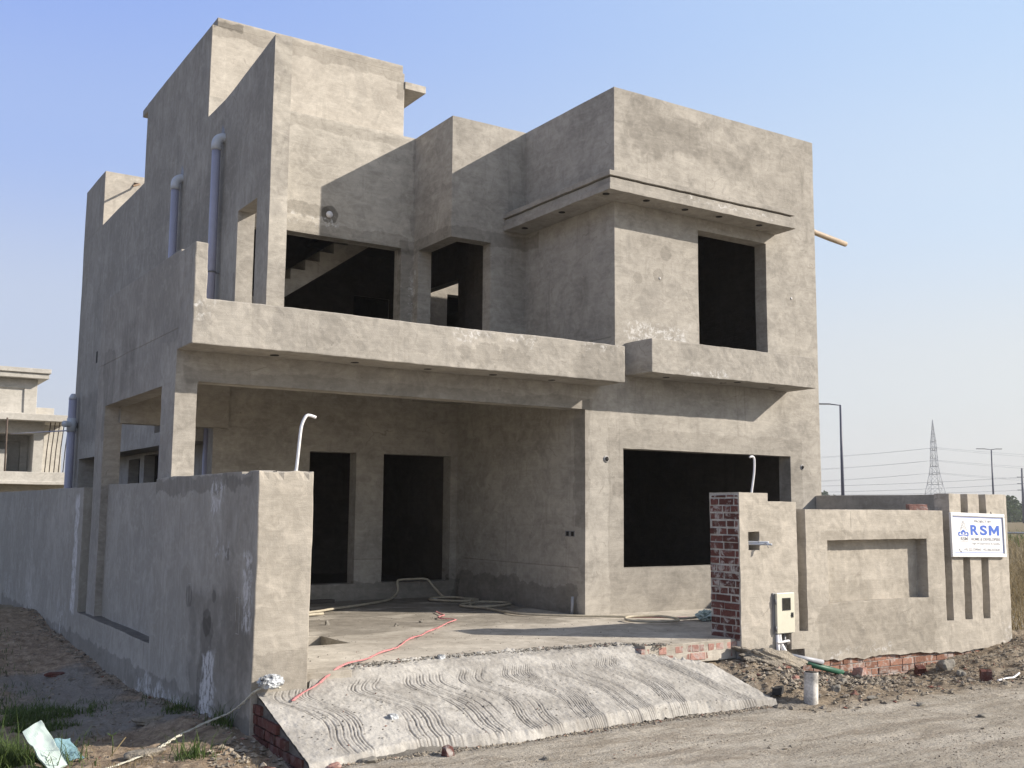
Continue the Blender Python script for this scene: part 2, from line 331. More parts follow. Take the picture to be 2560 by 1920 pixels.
def csg(name, ops, mats, parent=None, mx=.3, mxx=None, mxy=None, mxz=None, bevel=.008, a=.0045, hook=None, cls=None, fine=0):
    """union / difference of axis-aligned boxes -> one clean shell.  op = (sign, x0,x1,y0,y1,z0,z1)"""
    X = refine([v for o in ops for v in o[1:3]], mxx or mx); Y = refine([v for o in ops for v in o[3:5]], mxy or mx); Z = refine([v for o in ops for v in o[5:7]], mxz or mx)
    S = np.zeros((len(X) + 1, len(Y) + 1, len(Z) + 1), bool)
    cx = (X[1:] + X[:-1]) / 2; cy = (Y[1:] + Y[:-1]) / 2; cz = (Z[1:] + Z[:-1]) / 2
    for o in ops:
        ix = np.where((cx > o[1]) & (cx < o[2]))[0] + 1; iy = np.where((cy > o[3]) & (cy < o[4]))[0] + 1; iz = np.where((cz > o[5]) & (cz < o[6]))[0] + 1
        if len(ix) and len(iy) and len(iz):
            S[ix[0]:ix[-1] + 1, iy[0]:iy[-1] + 1, iz[0]:iz[-1] + 1] = (o[0] == '+')
    vid = {}; verts = []; faces = []; mi = []
    def v(i, j, k):
        key = (i, j, k)
        if key not in vid: vid[key] = len(verts); verts.append((X[i], Y[j], Z[k]))
        return vid[key]
    for ax in range(3):
        A = S; B = np.roll(S, -1, axis=ax)
        D = A != B
        for i, j, k in np.argwhere(D):
            if ax == 0 and i < len(X):
                if 0 < j < len(Y) and 0 < k < len(Z):
                    q = [(i, j - 1, k - 1), (i, j, k - 1), (i, j, k), (i, j - 1, k)]
                else: continue
            elif ax == 1 and j < len(Y):
                if 0 < i < len(X) and 0 < k < len(Z):
                    q = [(i - 1, j, k - 1), (i - 1, j, k), (i, j, k), (i, j, k - 1)]
                else: continue
            elif ax == 2 and k < len(Z):
                if 0 < i < len(X) and 0 < j < len(Y):
                    q = [(i - 1, j - 1, k), (i, j - 1, k), (i, j, k), (i - 1, j, k)]
                else: continue
            else: continue
            if not A[i, j, k]: q = q[::-1]
            ids = [v(*t) for t in q]; faces.append(ids)
            if cls:
                c = np.mean([verts[t] for t in ids], axis=0)
                nrm = [0, 0, 0]; nrm[ax] = 1 if A[i, j, k] else -1
                mi.append(cls(c, nrm))
    vs = []
    for p in verts:
        q = Vector(p)
        if hook: q = hook(q)
        if a: q = wob(q, a)
        if fine: q = q + mnoise.noise_vector(Vector(p) * 11) * fine + mnoise.noise_vector(Vector(p) * 27) * fine * .5
        vs.append(q)
    me = bpy.data.meshes.new(name); me.from_pydata([tuple(p) for p in vs], [], faces); me.update()
    if mi:
        me.polygons.foreach_set('material_index', mi)
    o = link(name, me, mats, parent)
    if bevel:
        b = o.modifiers.new('bevel', 'BEVEL'); b.width = bevel; b.segments = 2; b.limit_method = 'ANGLE'; b.angle_limit = R(40)
    return o
class MB:
    def __init__(s): s.v = []; s.f = []; s.sm = []
    def add(s, vs, fs, smooth=False):
        o = len(s.v); s.v += [tuple(p) for p in vs]; s.f += [[o + i for i in f] for f in fs]; s.sm += [smooth] * len(fs)
    def box(s, x0, x1, y0, y1, z0, z1, mtx=None):
        vs = [Vector((x, y, z)) for z in (z0, z1) for y in (y0, y1) for x in (x0, x1)]
        if mtx is not None: vs = [mtx @ p for p in vs]
        s.add(vs, [(0, 2, 3, 1), (4, 5, 7, 6), (0, 1, 5, 4), (2, 6, 7, 3), (1, 3, 7, 5), (0, 4, 6, 2)])
    def tube(s, pts, r, n=10, cap=True, closed=False):
        pts = [Vector(p) for p in pts]; rs = r if isinstance(r, (list, tuple)) else [r] * len(pts)
        up = Vector((0, 0, 1)); rings = []; prev = None
        for i, p in enumerate(pts):
            t = (pts[min(i + 1, len(pts) - 1)] - pts[max(i - 1, 0)]).normalized()
            if prev is None:
                a = t.cross(up if abs(t.z) < .9 else Vector((1, 0, 0))).normalized()
            else:
                a = (prev - t * prev.dot(t)).normalized()
            prev = a; b = t.cross(a)
            rings.append([p + (a * math.cos(2 * math.pi * k / n) + b * math.sin(2 * math.pi * k / n)) * rs[i] for k in range(n)])
        vs = [q for rg in rings for q in rg]; fs = []
        for i in range(len(rings) - 1):
            for k in range(n):
                fs.append((i * n + k, i * n + (k + 1) % n, (i + 1) * n + (k + 1) % n, (i + 1) * n + k))
        if cap: fs.append(tuple(range(n))[::-1]); fs.append(tuple(range(len(vs) - n, len(vs))))
        s.add(vs, fs, True)
    def build(s, name, mats, parent=None, world=True, bevel=0):
        me = bpy.data.meshes.new(name); me.from_pydata(s.v, [], s.f); me.update()
        me.polygons.foreach_set('use_smooth', s.sm)
        o = link(name, me, mats, parent, world)
        if bevel:
            b = o.modifiers.new('bevel', 'BEVEL'); b.width = bevel; b.segments = 2; b.limit_method = 'ANGLE'; b.angle_limit = R(40)
        return o
def spline(pts, k=8):
    pts = [Vector(p) for p in pts]; P = [pts[0]] + pts + [pts[-1]]; out = []
    for i in range(1, len(P) - 2):
        for j in range(k):
            t = j / k; a, b, c, d = P[i - 1], P[i], P[i + 1], P[i + 2]
            out.append(.5 * ((2 * b) + (c - a) * t + (2 * a - 5 * b + 4 * c - d) * t * t + (3 * b - a - 3 * c + d) * t ** 3))
    return out + [pts[-1]]
def disc_x(mb, c, r, n, axis, th=.006):
    c = Vector(c); ax = Vector(axis)
    mb.tube([c - ax * th, c + ax * th], r, n)
EXPO = 0.72; HAZE = 0.0005
# ================================================================= THE HOUSE
XR = 10.67; X3 = 5.76; X1 = 6.307; X2 = 4.881; XU = 1.334; XT = 1.576; ZT = 7.788; YB = 3.61; YC = 2.383; YD = 3.678
house = empty('unfinished_house', (5.3, 6.5, 0), 'two storey unfinished grey cement house with open carport, balcony and stair tower', 'house')
ops = [
 ('+', X3, XR, 0, 13.14, -.6, 3.32), ('+', 1.80, X3 + .1, YB, 13.14, -.6, 3.32), ('+', 1.56, 1.81, YB, 3.86, -.6, 3.32),
 ('+', X1, XR, 0, 4.5, 3.22, ZT),
 ('+', X2, X1 + .01, YC, 4.5, 3.22, ZT),
 ('+', 2.2, X2 + .1, YD, 4.5, 3.2, ZT), ('+', XU, 6.7, 3.778, 13.14, 3.2, 7.41),
 ('+', XU, 2.2, 3.778, 4.5, 3.2, ZT),
 ('+', XU, 2.3, 4.1, 12.35, 2.45, 3.3), ('+', XU, 2.0, 12.35, 13.14, -.6, 3.3),
 ('+', 6.6, XR, 4.5, 13.14, 3.2, 7.41),
 ('+', XU, XT, .89, 3.778, 3.3, 7.44), ('+', XU, XT, 3.7, 7.7, 6.0, 7.44),
 ('+', .24, X1, 0, 4.1, 3.29, 3.46), ('+', 0, .26, 0, 4.1, 2.8525, 3.46),
 ('+', .20, X3 + .05, 0, .25, 2.873, 3.32),
 ('+', 0, .24, 3.572, 4.1, -.6, 2.9), ('+', .2, 1.75, 3.5, 3.75, 2.62, 3.32),
 # stair wall recess line: left part of the wall above the side parapet stays open to the roof
 ('-', XT, 2.2, 3.6, 3.79, 3.46, 9),
 # roofs
 ('-', 6.56, 10.42, .25, 4.25, 6.9, 9), ('-', 5.13, 6.4, 2.63, 4.25, 6.9, 9), ('-', 4.67, 6.42, 3.93, 12.9, 6.9, 9), ('-', XT, 6.4, 7.7, 12.9, 6.9, 9),
 ('-', 6.85, 10.42, 7.0, 12.9, 6.9, 9), ('-', 6.3, 6.9, 7.0, 12.9, 6.9, 9),
 # rear light court
 ('-', 6.8, 10.42, 4.5, 6.75, 3.5, 9),
 # ground rooms
 ('-', 6.01, 10.42, .25, 5.0, 0, 2.95), ('-', 2.05, X3 - .02, 3.86, 7.0, .2, 2.95), ('-', 2.05, 5.5, 7.25, 12.9, .2, 2.95),
 ('-', 6.455, 9.943, -.1, .3, .62, 2.342),
 ('-', 3.10, 3.894, 3.5, 3.9, .26, 2.332), ('-', 4.377, 5.633, 3.5, 3.9, .26, 2.332),
 ('-', 1.7, 2.1, 8.94, 9.83, .3, 2.36), ('-', 1.7, 2.1, 7.5, 8.62, .3, 2.40),
 ('-', 1.2, 1.55, 5.70, 6.12, 2.67, 2.99),
 # upper rooms
 ('-', 6.56, 10.42, .25, 4.25, 3.55, 6.6), ('-', 7.972, 9.476, -.1, .3, 3.95, 5.827),
 ('-', 1.58, 6.3, 3.93, 4.7, 3.5, 6.6), ('-', 5.13, 6.06, 2.63, 4.2, 3.5, 6.6), ('-', 1.58, 6.6, 4.6, 7.45, 3.5, 6.6),
 ('-', 5.5, 6.3, 7.4, 7.8, 3.5, 5.75), ('-', 1.6, 6.5, 7.7, 12.9, 3.5, 6.6), ('-', 6.85, 10.42, 7.0, 12.9, 3.5, 6.6),
 ('-', 6.5, 6.9, 4.72, 6.70, 3.5, 5.80), ('-', 7.28, 8.1, 6.7, 7.1, 3.5, 5.86),
 ('-', 1.9, 4.649, 3.5, 3.95, 3.5, 5.82),
 ('-', 4.8, 5.15, YC - .1, 3.498, 3.5, 5.779), ('-', 4.8, 5.633, YC - .1, 2.64, 3.5, 5.779),
 ('-', 1.2, 1.62, 1.375, 2.148, 3.5, 5.555),
 ('-', XT, 4.44, 3.99, 7.46, 6.5, 9),
]
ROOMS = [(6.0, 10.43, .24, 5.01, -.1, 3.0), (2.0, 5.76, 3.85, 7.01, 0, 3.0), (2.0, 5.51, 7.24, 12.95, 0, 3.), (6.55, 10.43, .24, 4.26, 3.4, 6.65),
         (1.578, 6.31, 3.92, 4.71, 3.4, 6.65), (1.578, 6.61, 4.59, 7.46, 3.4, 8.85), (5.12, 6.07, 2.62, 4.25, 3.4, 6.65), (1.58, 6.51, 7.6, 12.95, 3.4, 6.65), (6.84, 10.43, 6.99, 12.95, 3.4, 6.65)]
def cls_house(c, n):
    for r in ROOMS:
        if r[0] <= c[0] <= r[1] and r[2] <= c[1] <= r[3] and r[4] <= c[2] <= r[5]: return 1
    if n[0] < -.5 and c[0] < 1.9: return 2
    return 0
def hook_house(q):
    # the side parapet climbs towards the street
    if XU - .01 < q.x < XT + .01 and q.y < 2.861 and q.z > 7.3: q.z += (2.861 - q.y) / 1.971 * .211 * (1 if q.z > 7.43 else .5)
    return q
wall = csg('wall', ops, ['house', 'room_shade', 'side'], house, mx=.33, hook=hook_house, cls=cls_house)
# porch column
csg('carport_column', [('+', 0, .253, 0, .558, -.6, 2.8525)], ['house', 'room_shade', 'side'], house, mx=.07, cls=lambda c, n: 2 if n[0] < -.5 else 0, a=.0045, bevel=.003, fine=.002)
# stair tower above the roof
tw = csg('stair_tower', [('+', XU, 4.70, 3.782, 7.70, 7.41, 8.947), ('-', XT, 4.44, 3.99, 7.46, 7.0, 8.78)], ['tower', 'room_shade', 'side'], house, mx=.33,
         cls=lambda c, n: 2 if n[0] < -.5 and c[0] < 1.5 else 0)
csg('roof_kerb', [('+', XU + .085, 4.672, 3.790, 7.45, 8.947, 9.09)], ['tower', 'room_shade', 'side'], tw, mx=.33, cls=lambda c, n: 2 if n[0] < -.5 else 0)
csg('roof_slab', [('+', 4.703, 5.112, 3.76, 7.0, 8.672, 8.802)], 'tower', tw, mx=.3)
csg('roof_slab', [('+', XU + .002, 4.6, 7.703, 8.10, 8.805, 8.94)], ['tower', 'room_shade', 'side'], tw, mx=.3, cls=lambda c, n: 2 if n[0] < -.5 else 0)
# raised tank room at the rear
csg('rear_parapet', [('+', XU, 4.4, 11.22, 13.14, 7.41, 8.612)], ['tower', 'room_shade', 'side'], house, mx=.33, cls=lambda c, n: 2 if n[0] < -.5 else 0)
# balcony
def cls_l(c, n): return 2 if n[0] < -.5 and c[0] < .4 else 0
bal = csg('balcony', [('+', 0, 6.032, -.564, -.001, 3.22, 3.42), ('+', 0, 6.032, -.564, -.43, 3.3, 3.735), ('+', 0, .145, -.564, -.43, 3.3, 4.35),
   ('+', 0, .145, -.45, -.001, 3.3, 4.35), ('+', 5.89, 6.032, -.5, -.001, 3.3, 3.735)], ['trim', 'room_shade', 'side'], house, mx=.2, mxx=.07, mxz=.09, cls=cls_l, a=.008, bevel=.012, fine=.005)
csg('side_parapet', [('+', 0.001, .145, .0, 4.1, 3.462, 4.35)], ['trim', 'room_shade', 'side'], house, mx=.3, cls=cls_l,
    hook=lambda q: Vector((q.x, q.y, q.z + (.03 + q.y * .012 if q.z > 4.2 else 0))))
csg('balcony_return', [('+', 6.034, 6.306, .001, .14, 3.462, 3.735)], 'trim', house, mx=.2)
# ledge under the upper window
led = csg('window_ledge', [('+', 6.49, 9.914, -.601, -.001, 3.403, 3.89), ('-', 6.63, 9.78, -.47, .1, 3.6, 4)], 'trim', house, mx=.2, mxx=.07, mxz=.09, a=.007, bevel=.01, fine=.005)
# stepped cornice wrapping the corner of the upper block
csg('cornice', [('+', 5.863, 9.70, -.45, -.001, 6.008, 6.10), ('+', 5.863, X1 - .001, -.45, 2.378, 6.008, 6.10),
                ('+', 5.895, 9.66, -.42, -.001, 6.10, 6.20), ('+', 5.895, X1 - .001, -.42, 2.378, 6.10, 6.20),
                ('+', 5.93, 9.62, -.385, -.001, 6.20, 6.222), ('+', 5.93, X1 - .001, -.385, 2.378, 6.20, 6.222),
                ('+', 5.863, 9.69, -.45, -.001, 6.222, 6.298), ('+', 5.863, X1 - .001, -.45, 2.378, 6.222, 6.298)], 'trim', house, mx=.09, mxz=.09, bevel=.006, a=.006, fine=.003)
# staircase seen through the stair window
mb = MB(); prof = [(3.02, 4.93), (3.02, 5.13)]
x, z = 3.13, 5.12
pts = []; x = 1.9; z = 4.42
while z < 6.5:
    pts += [(x, z), (x, z + .185)]; x += .262; z += .185
low = [(pts[-1][0] + .1, pts[-1][1] - .34 - .03), (1.9, 4.16)]
poly = pts + [(pts[-1][0] + .1, pts[-1][1])] + low
vs = [(p[0], 5.0, p[1]) for p in poly] + [(p[0], 6.1, p[1]) for p in poly]; n = len(poly)
mb.add(vs, [tuple(range(n)), tuple(range(2 * n - 1, n - 1, -1))] + [(i + n, (i + 1) % n + n, (i + 1) % n, i) for i in range(n)])
mb.build('staircase', 'house', house)
csg('stair_landing', [('+', 1.58, 1.9, 4.7, 6.1, 4.25, 4.42)], 'house', house, mx=.3)
# light cut-outs in the soffits: flat dark discs painted as the holes' inner shade
def cutout(x, y, z, p):
    mb = MB(); disc_x(mb, (x, y, z), .052, 16, (0, 0, 1), .003); mb.build('light_cutout', 'dark', p)
for x in (1.07, 2.09, 3.10, 4.08, 5.03): cutout(x, -.21, 3.217, bal)
for x, y in ((7.05, -.27), (8.19, -.28), (9.28, -.25), (8.32, -.45)): cutout(x, y, 3.4, led)
cor = [o for o in house.children if o.name == 'cornice'][0]
for x, y in ((6.04, 2.0), (6.0, .91), (5.97, -.23), (6.67, -.3), (7.46, -.27), (8.16, -.28), (9.04, -.28)): cutout(x, y, 6.005, cor)
# pipe ends cast into the walls
def pipe_end(x, y, z, r, m, p, ax=(0, 1, 0)):
    mb = MB(); disc_x(mb, (x, y, z), r, 18, ax, .006); o = mb.build('pipe_end', m, p)
    mb = MB(); disc_x(mb, (x + (r * .2 if ax[1] else 0), y - (.004 if ax[1] else 0), z + r * .1), r * .66, 16, ax, .006); mb.build('pipe_bore', 'dark', o)
pipe_end(6.136, -.001, 2.176, .05, 'fit', house); pipe_end(10.217, -.001, 2.171, .045, 'fit', house)
mb = MB(); disc_x(mb, (3.332, 3.67, 6.19), .055, 18, (0, 1, 0), .012); mb.build('pipe_end', 'white', house)
for x, z in ((10.056, 4.976), (7.176, 4.952)):
    mb = MB(); disc_x(mb, (x, -.002, z), .022, 12, (0, 1, 0), .004); mb.build('pipe_end', 'fit', house)
# switch boxes in the carport wall
for y0, y1 in ((.372, .475), (.25, .355)):
    mb = MB(); mb.box(X3 - .004, X3 + .05, y0, y1, 1.07, 1.15); o = mb.build('switch_box', 'steel', house)
    mb = MB(); mb.box(X3 - .007, X3 + .0, y0 + .012, y1 - .03, 1.08, 1.14); mb.build('box_opening', 'dark', o)
# broken holes where the drain pipes enter
for y, z in ((3.0, 6.95), (5.12, 6.93)):
    mb = MB(); pts = [(XU - .004, y + dy, z + dz) for dy, dz in ((-.09, -.08), (-.08, .02), (-.03, .07), (.02, .12), (.05, .05), (.09, -.02), (.06, -.09))]
    mb.add(pts, [tuple(range(7))]); mb.build('broken_plaster', 'steel', house)
mb = MB(); mb.box(XU - .003, XU + .01, 11.0, 11.13, 4.42, 4.66); mb.build('socket_hole', 'dark', house)

# ---- drain pipes on the side wall
def drain(name, y, ztop, zbot, label, clamp=None):
    e = empty(name, (1.22, y, zbot), label, 'pipe', 'lavender drain pipes on the side wall')
    mb = MB(); mb.tube([(1.225, y, zbot), (1.225, y, ztop - .10)], .062, 16); mb.build('pipe_run', 'pipe', e)
    mb = MB(); arc = [(1.225 + .11 * (1 - math.cos(a)), y, ztop - .11 + .11 * math.sin(a)) for a in [i * math.pi / 16 for i in range(9)]]
    mb.tube([(1.225, y, ztop - .20), (1.225, y, ztop - .13)] + arc + [(1.36, y, ztop)], .074, 16); mb.build('elbow', 'pipe_light', e)
    for c in clamp or []:
        mb = MB(); mb.tube([(1.225, y, c - .012), (1.225, y, c + .012)], .069, 16); mb.box(1.22, 1.335, y - .012, y + .012, c - .01, c + .01); mb.build('clamp', 'steel', e)
drain('drain_pipe', 2.93, 6.84, 3.47, 'taller lavender drain pipe with pale elbow, nearer the balcony corner', [4.82])
drain('drain_pipe', 5.10, 6.80, 1.2, 'shorter lavender drain pipe dropping behind the side parapet', [])
e = empty('soil_pipe', (1.20, 12.66, 0), 'capped lavender soil pipe with a tee at the rear corner of the house', 'pipe', 'lavender drain pipes on the side wall')
mb = MB(); mb.tube([(1.20, 12.66, -.4), (1.20, 12.66, 3.78)], .085, 16); mb.build('pipe_run', 'pipe', e)
mb = MB(); mb.tube([(1.20, 12.66, 3.77), (1.20, 12.66, 3.82), (1.20, 12.66, 3.9)], [.09, .085, .04], 16); mb.build('cap', 'pipe_light', e)
mb = MB(); mb.tube([(1.20, 12.66, 3.06), (1.20, 12.66, 3.36)], .10, 16); mb.tube([(1.02, 12.50, 3.22), (1.36, 12.80, 3.22)], .07, 14); mb.build('tee', 'pipe_light', e)
e = MB(); e.tube([(1.62, 4.08, -.3), (1.62, 4.08, 3.28)], .062, 16)
tag(e.build('downpipe', 'pipe'), 'lavender pipe standing behind the rear corner of the carport', 'pipe', 'lavender drain pipes on the side wall')
# rods and poles
e = MB(); e.tube([(11.0, .9, 6.69), (11.45, .9, 6.64), (11.84, 1.0, 6.60), (12.25, 1.0, 6.55), (12.70, 1.0, 6.50)], [.05, .052, .05, .053, .048], 12); e.tube([(10.5, .92, 6.73), (11.0, .9, 6.69)], .05, 12)
tag(e.build('bamboo_pole', 'bamboo'), 'pale bamboo pole sticking out of the far side of the upper block', 'pole')
e = MB(); e.tube([(1.9, 11.30, 8.46), (2.02, 11.1, 8.40), (1.80, 10.7, 8.22)], .022, 8)
tag(e.build('steel_rod', 'rust'), 'rusty rod poking out of the raised rear parapet', 'rod')

# ---- carport floor
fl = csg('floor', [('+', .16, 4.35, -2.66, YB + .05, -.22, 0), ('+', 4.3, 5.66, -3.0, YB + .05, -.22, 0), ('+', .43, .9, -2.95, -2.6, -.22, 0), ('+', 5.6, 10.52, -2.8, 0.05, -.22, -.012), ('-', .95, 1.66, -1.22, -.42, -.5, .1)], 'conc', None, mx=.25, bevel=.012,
    hook=lambda q: Vector((q.x, q.y + (mnoise.noise(Vector((q.x * 1.7, 0, 3))) * .05 if q.y < -2.9 and q.x < 5.6 else 0), q.z)))
tag(fl, kind='structure')
pit = csg('manhole_pit', [('+', .80, 1.80, -1.37, -.27, -.75, -.21), ('-', .95, 1.66, -1.22, -.42, -.66, 0)], 'mortar', None, mx=.4)
tag(pit, 'square open pit in the carport floor beside the left gate wall', 'pit')
# ================================================================= BOUNDARY WALLS
def brickwork(mb, org, u, w, L, H, D=.10, bl=.23, bh=.075, j=.010, rag=0, seed=1, bond=True):
    """courses of separate jittered bricks; org lower corner, u along, w outward normal"""
    r = random.Random(seed); org = Vector(org); u = Vector(u); w = Vector(w); z = 0; k = 0
    while z < H:
        x = -(bl + j) * (.5 if k % 2 and bond else 0)
        if bond and k % 4 >= 2: x -= .06
        while x < L:
            l = bl if r.random() < .8 or not bond else bl * .5
            a = max(0, x); b = min(L, x + l)
            if b - a > .03:
                out = D + r.uniform(-.006, .008)
                zz = z + r.uniform(-.002, .002); t = min(bh, H - z)
                p = org + u * a + Vector((0, 0, zz)); q = []
                for dz in (0, t):
                    for dw in (0, out):
                        for du in (0, b - a):
                            q.append(p + u * (du + (r.uniform(-.004, .004))) + w * ((out - D) if dw else -D) + Vector((0, 0, dz + r.uniform(-.003, .003))))
                mb.add(q, [(0, 2, 3, 1), (4, 5, 7, 6), (0, 1, 5, 4), (2, 6, 7, 3), (1, 3, 7, 5), (0, 4, 6, 2)])
            x += l + j
        z += bh + j; k += 1
lw = empty('boundary_wall', (0, 3, -.5), 'long grey plastered boundary wall in shade along the left side of the plot', 'wall')
XL = -.0745
def hook_pier(q):
    if q.z > 1.7:
        n = mnoise.noise(Vector((q.x * 9, q.y * 9, 0))); q.z -= .0 + max(0, n) * .045; q.y += (max(0, mnoise.noise(Vector((q.x * 14, 5, 1)))) * .04 if q.y < -3.0 else 0)
    return q
csg('gate_pier', [('+', XL, .43, -3.069, -2.6, -.75, 1.775)], ['bound', 'room_shade', 'left'], lw, mx=.12, mxz=.09, mxx=.05, hook=hook_pier, bevel=.01, a=.006, fine=.0028, cls=lambda c, n: 2 if n[0] < -.5 else 0)
mb = MB(); 
for i in range(14):
    t = random.random(); p = Vector((XL + .02 + t * .46, -3.04 + random.uniform(0, .05), 1.755)); s = random.uniform(.01, .025)
    mb.add([p + Vector((random.uniform(-s, s), random.uniform(-s, s), random.uniform(-s, s))) for _ in range(6)], [(0, 1, 2), (0, 2, 3), (0, 3, 4), (0, 4, 1), (5, 2, 1), (5, 3, 2), (5, 4, 3), (5, 1, 4)])
mb.build('broken_mortar', 'mortar_lump', lw)
csg('wall', [('+', XL, .16, -2.62, .31, -.9, 1.77), ('+', XL, .24, .31, 4.32, -.9, -.06), ('+', .095, .25, .31, 4.32, -.1, 1.745), ('+', XL, .16, 4.32, 22, -.9, 1.722)], ['left', 'mortar_dark'], lw, mx=.25, a=.008, bevel=.012, cls=lambda c, n: 1 if n[2] > .5 and c[2] < 0 else 0,
    hook=lambda q: Vector((q.x + (mnoise.noise(Vector((3, q.y * 2.2, q.z * 2.2))) * .008), q.y, q.z + (mnoise.noise(Vector((q.y * 1.5, 0, 9))) * .008 if q.z > 1 else 0))))
# incised cable boxes in the plaster
for y, z, h, wd in ((-1.15, .54, .15, .05), (-2.65, .50, .16, .05)):
    mb = MB(); t = .006
    for a, b, c, d in ((y - wd, y + wd, z + h - t, z + h), (y - wd, y + wd, z - h, z - h + t), (y - wd, y - wd + t, z - h, z + h), (y + wd - t, y + wd, z - h, z + h)):
        mb.box(XL - .004, XL + .004, a, b, c, d)
    mb.build('cut_outline', 'mortar', lw)
# gate conduit on the pier
mb = MB(); mb.tube(spline([(.29, -2.95, 1.70), (.31, -2.95, 1.80), (.335, -2.95, 2.1), (.35, -2.95, 2.2), (.385, -2.95, 2.275), (.42, -2.95, 2.285), (.48, -2.95, 2.27)], 5), .014, 10)
tag(mb.build('conduit', 'white'), 'white hooked conduit standing on the left gate pier', 'pipe', 'white conduits on the gate piers')

rw = empty('boundary_wall', (8.3, -2.95, -.4), 'cream plastered front boundary wall with a recessed panel and three vertical slots', 'wall')
YV = -3.07
def hook_front(q):
    if q.z < -.25:
        f = .03 * mnoise.noise(Vector((q.x * 7, 0, 0))) + .03 * mnoise.noise(Vector((q.x * 2.1, 0, 4)))
        base = np.interp(q.x, [5.6, 6.2, 6.9, 7.4, 8.1, 10.2, 11.0], [.16, .06, .02, 0, 0, -.08, -.06])
        q.z += f + base * .9
    return q
csg('wall', [('+', 5.68, 6.148, YV, -2.585, -.345, 1.669), ('+', 6.148, 6.80, YV, -2.77, -.345, 1.571), ('+', 6.636, 9.66, YV, -2.80, -.345, 1.48),
     ('+', 9.658, 10.987, YV, -2.84, -.345, 1.712),
     ('-', 6.636, 6.79, -3.2, YV + .14, .03, 1.9), ('-', 6.636, 6.8, -3.2, -2.5, 1.48, 1.9),
     ('-', 7.173, 9.13, -3.2, YV + .155, .337, 1.105),
     ('-', 9.503, 9.658, -3.2, YV + .14, .01, 1.9), ('-', 9.914, 10.073, -3.2, YV + .14, .004, 1.9), ('-', 10.33, 10.495, -3.2, YV + .14, -.003, 1.9),
     ('-', 5.82, 6.003, -3.2, -2.9, .999, 1.216),
     ('-', 6.30, 6.50, -3.2, YV + .10, -.4, .03), ('-', 6.44, 6.72, -3.2, YV + .12, -.4, -.17)],
     'bound', rw, mx=.16, mxx=.07, hook=hook_front, a=.005, bevel=.009, mxz=.09, fine=.004)
mb = MB(); brickwork(mb, (5.665, YV + .014, -.02), (0, 1, 0), (-1, 0, 0), .455, 1.655, .09, seed=3, bh=.068, j=.018); mb.build('brick_edge', 'brick', rw, bevel=.004)
mb = MB(); mb.box(5.672, 5.69, YV + .012, -2.595, -.3, 1.655); mb.build('mortar_bed', 'mortar', rw)
mb = MB(); brickwork(mb, (5.70, YV + .035, -.92), (1, 0, 0), (0, -1, 0), 5.25, .62, .10, seed=5); mb.build('foundation', 'brick_or', rw, bevel=.004)
mb = MB(); mb.box(5.7, 10.96, YV + .045, -2.85, -.95, -.36); mb.build('foundation_core', 'mortar', rw)
mb = MB(); mb.tube(spline([(6.0, -2.95, 1.60), (6.01, -2.95, 1.68), (6.055, -2.95, 1.9), (6.065, -2.95, 2.04), (6.055, -2.95, 2.09), (6.02, -2.95, 2.10), (5.99, -2.95, 2.09)], 5), .013, 10)
tag(mb.build('conduit', 'white'), 'white bent conduit rising from the brick-edged gate pier', 'pipe', 'white conduits on the gate piers')
sw = csg('boundary_wall', [('+', 10.522, 10.76, -2.838, -.004, -.9, 1.712)], 'bound', None, mx=.3)
tag(sw, 'short shaded side wall joining the slotted wall to the house', 'wall')
# conduits through the wall hole
e = empty('conduit_bundle', (5.9, -3.0, 1.1), 'two lavender conduits tied with wire coming through the square wall hole', 'pipe')
mb = MB(); mb.tube(spline([(5.84, -2.93, 1.15), (5.86, -2.98, 1.10), (5.93, -3.06, 1.092), (6.05, -3.17, 1.092)], 5), .013, 10); mb.build('conduit', 'pipe_light', e)
mb = MB(); mb.tube(spline([(5.83, -2.95, 1.07), (5.9, -3.03, 1.072), (5.98, -3.12, 1.072), (6.06, -3.21, 1.068)], 5), .013, 10); mb.build('conduit', 'pipe_light', e)
mb = MB(); mb.tube([(5.95, -3.1, 1.12), (5.955, -3.1, 1.05), (6.0, -3.17, 1.085), (6.02, -3.19, 1.03)], .004, 6); mb.build('binding_wire', 'steel', e)
# meter box
e = empty('meter_box', (6.35, YV, .02), 'cream metal electricity meter box with a dark viewing window', 'meter box')
mb = MB(); mb.box(6.185, 6.515, YV - .015, YV + .06, .022, .50); mb.build('case', 'steel', e, bevel=.004)
mb = MB(); mb.box(6.215, 6.512, YV - .05, YV - .016, .035, .497); door = mb.build('door', 'cream', e, bevel=.004)
mb = MB(); mb.box(6.313, 6.432, YV - .053, YV - .049, .305, .432); mb.build('window', 'meterglass', door)
t = .008; mb = MB()
for a in ((6.305, 6.44, .432, .44), (6.305, 6.44, .297, .305), (6.305, 6.313, .297, .44), (6.432, 6.44, .297, .44)): mb.box(a[0], a[1], YV - .056, YV - .049, a[2], a[3])
mb.build('window_frame', 'black', door)
mb = MB(); mb.box(6.45, 6.485, YV - .056, YV - .049, .21, .268); mb.box(6.455, 6.475, YV - .066, YV - .05, .235, .25); mb.build('latch', 'black', door)
for z in (.09, .40):
    mb = MB(); mb.tube([(6.205, YV - .04, z - .03), (6.205, YV - .04, z + .03)], .008, 8); mb.build('hinge', 'steel', door)
e = empty('supply_pipes', (6.35, -3.1, -.4), 'cluster of white supply pipes running down from the meter box', 'pipe')
mb = MB(); mb.tube([(6.24, YV - .02, .02), (6.25, YV - .03, -.40)], .022, 12); mb.build('pipe', 'white', e)
mb = MB(); mb.tube(spline([(6.29, YV, .03), (6.30, YV - .01, -.08), (6.35, YV - .06, -.22), (6.36, YV - .09, -.32), (6.30, YV - .07, -.40)], 5), .028, 12); mb.build('pipe', 'white', e)
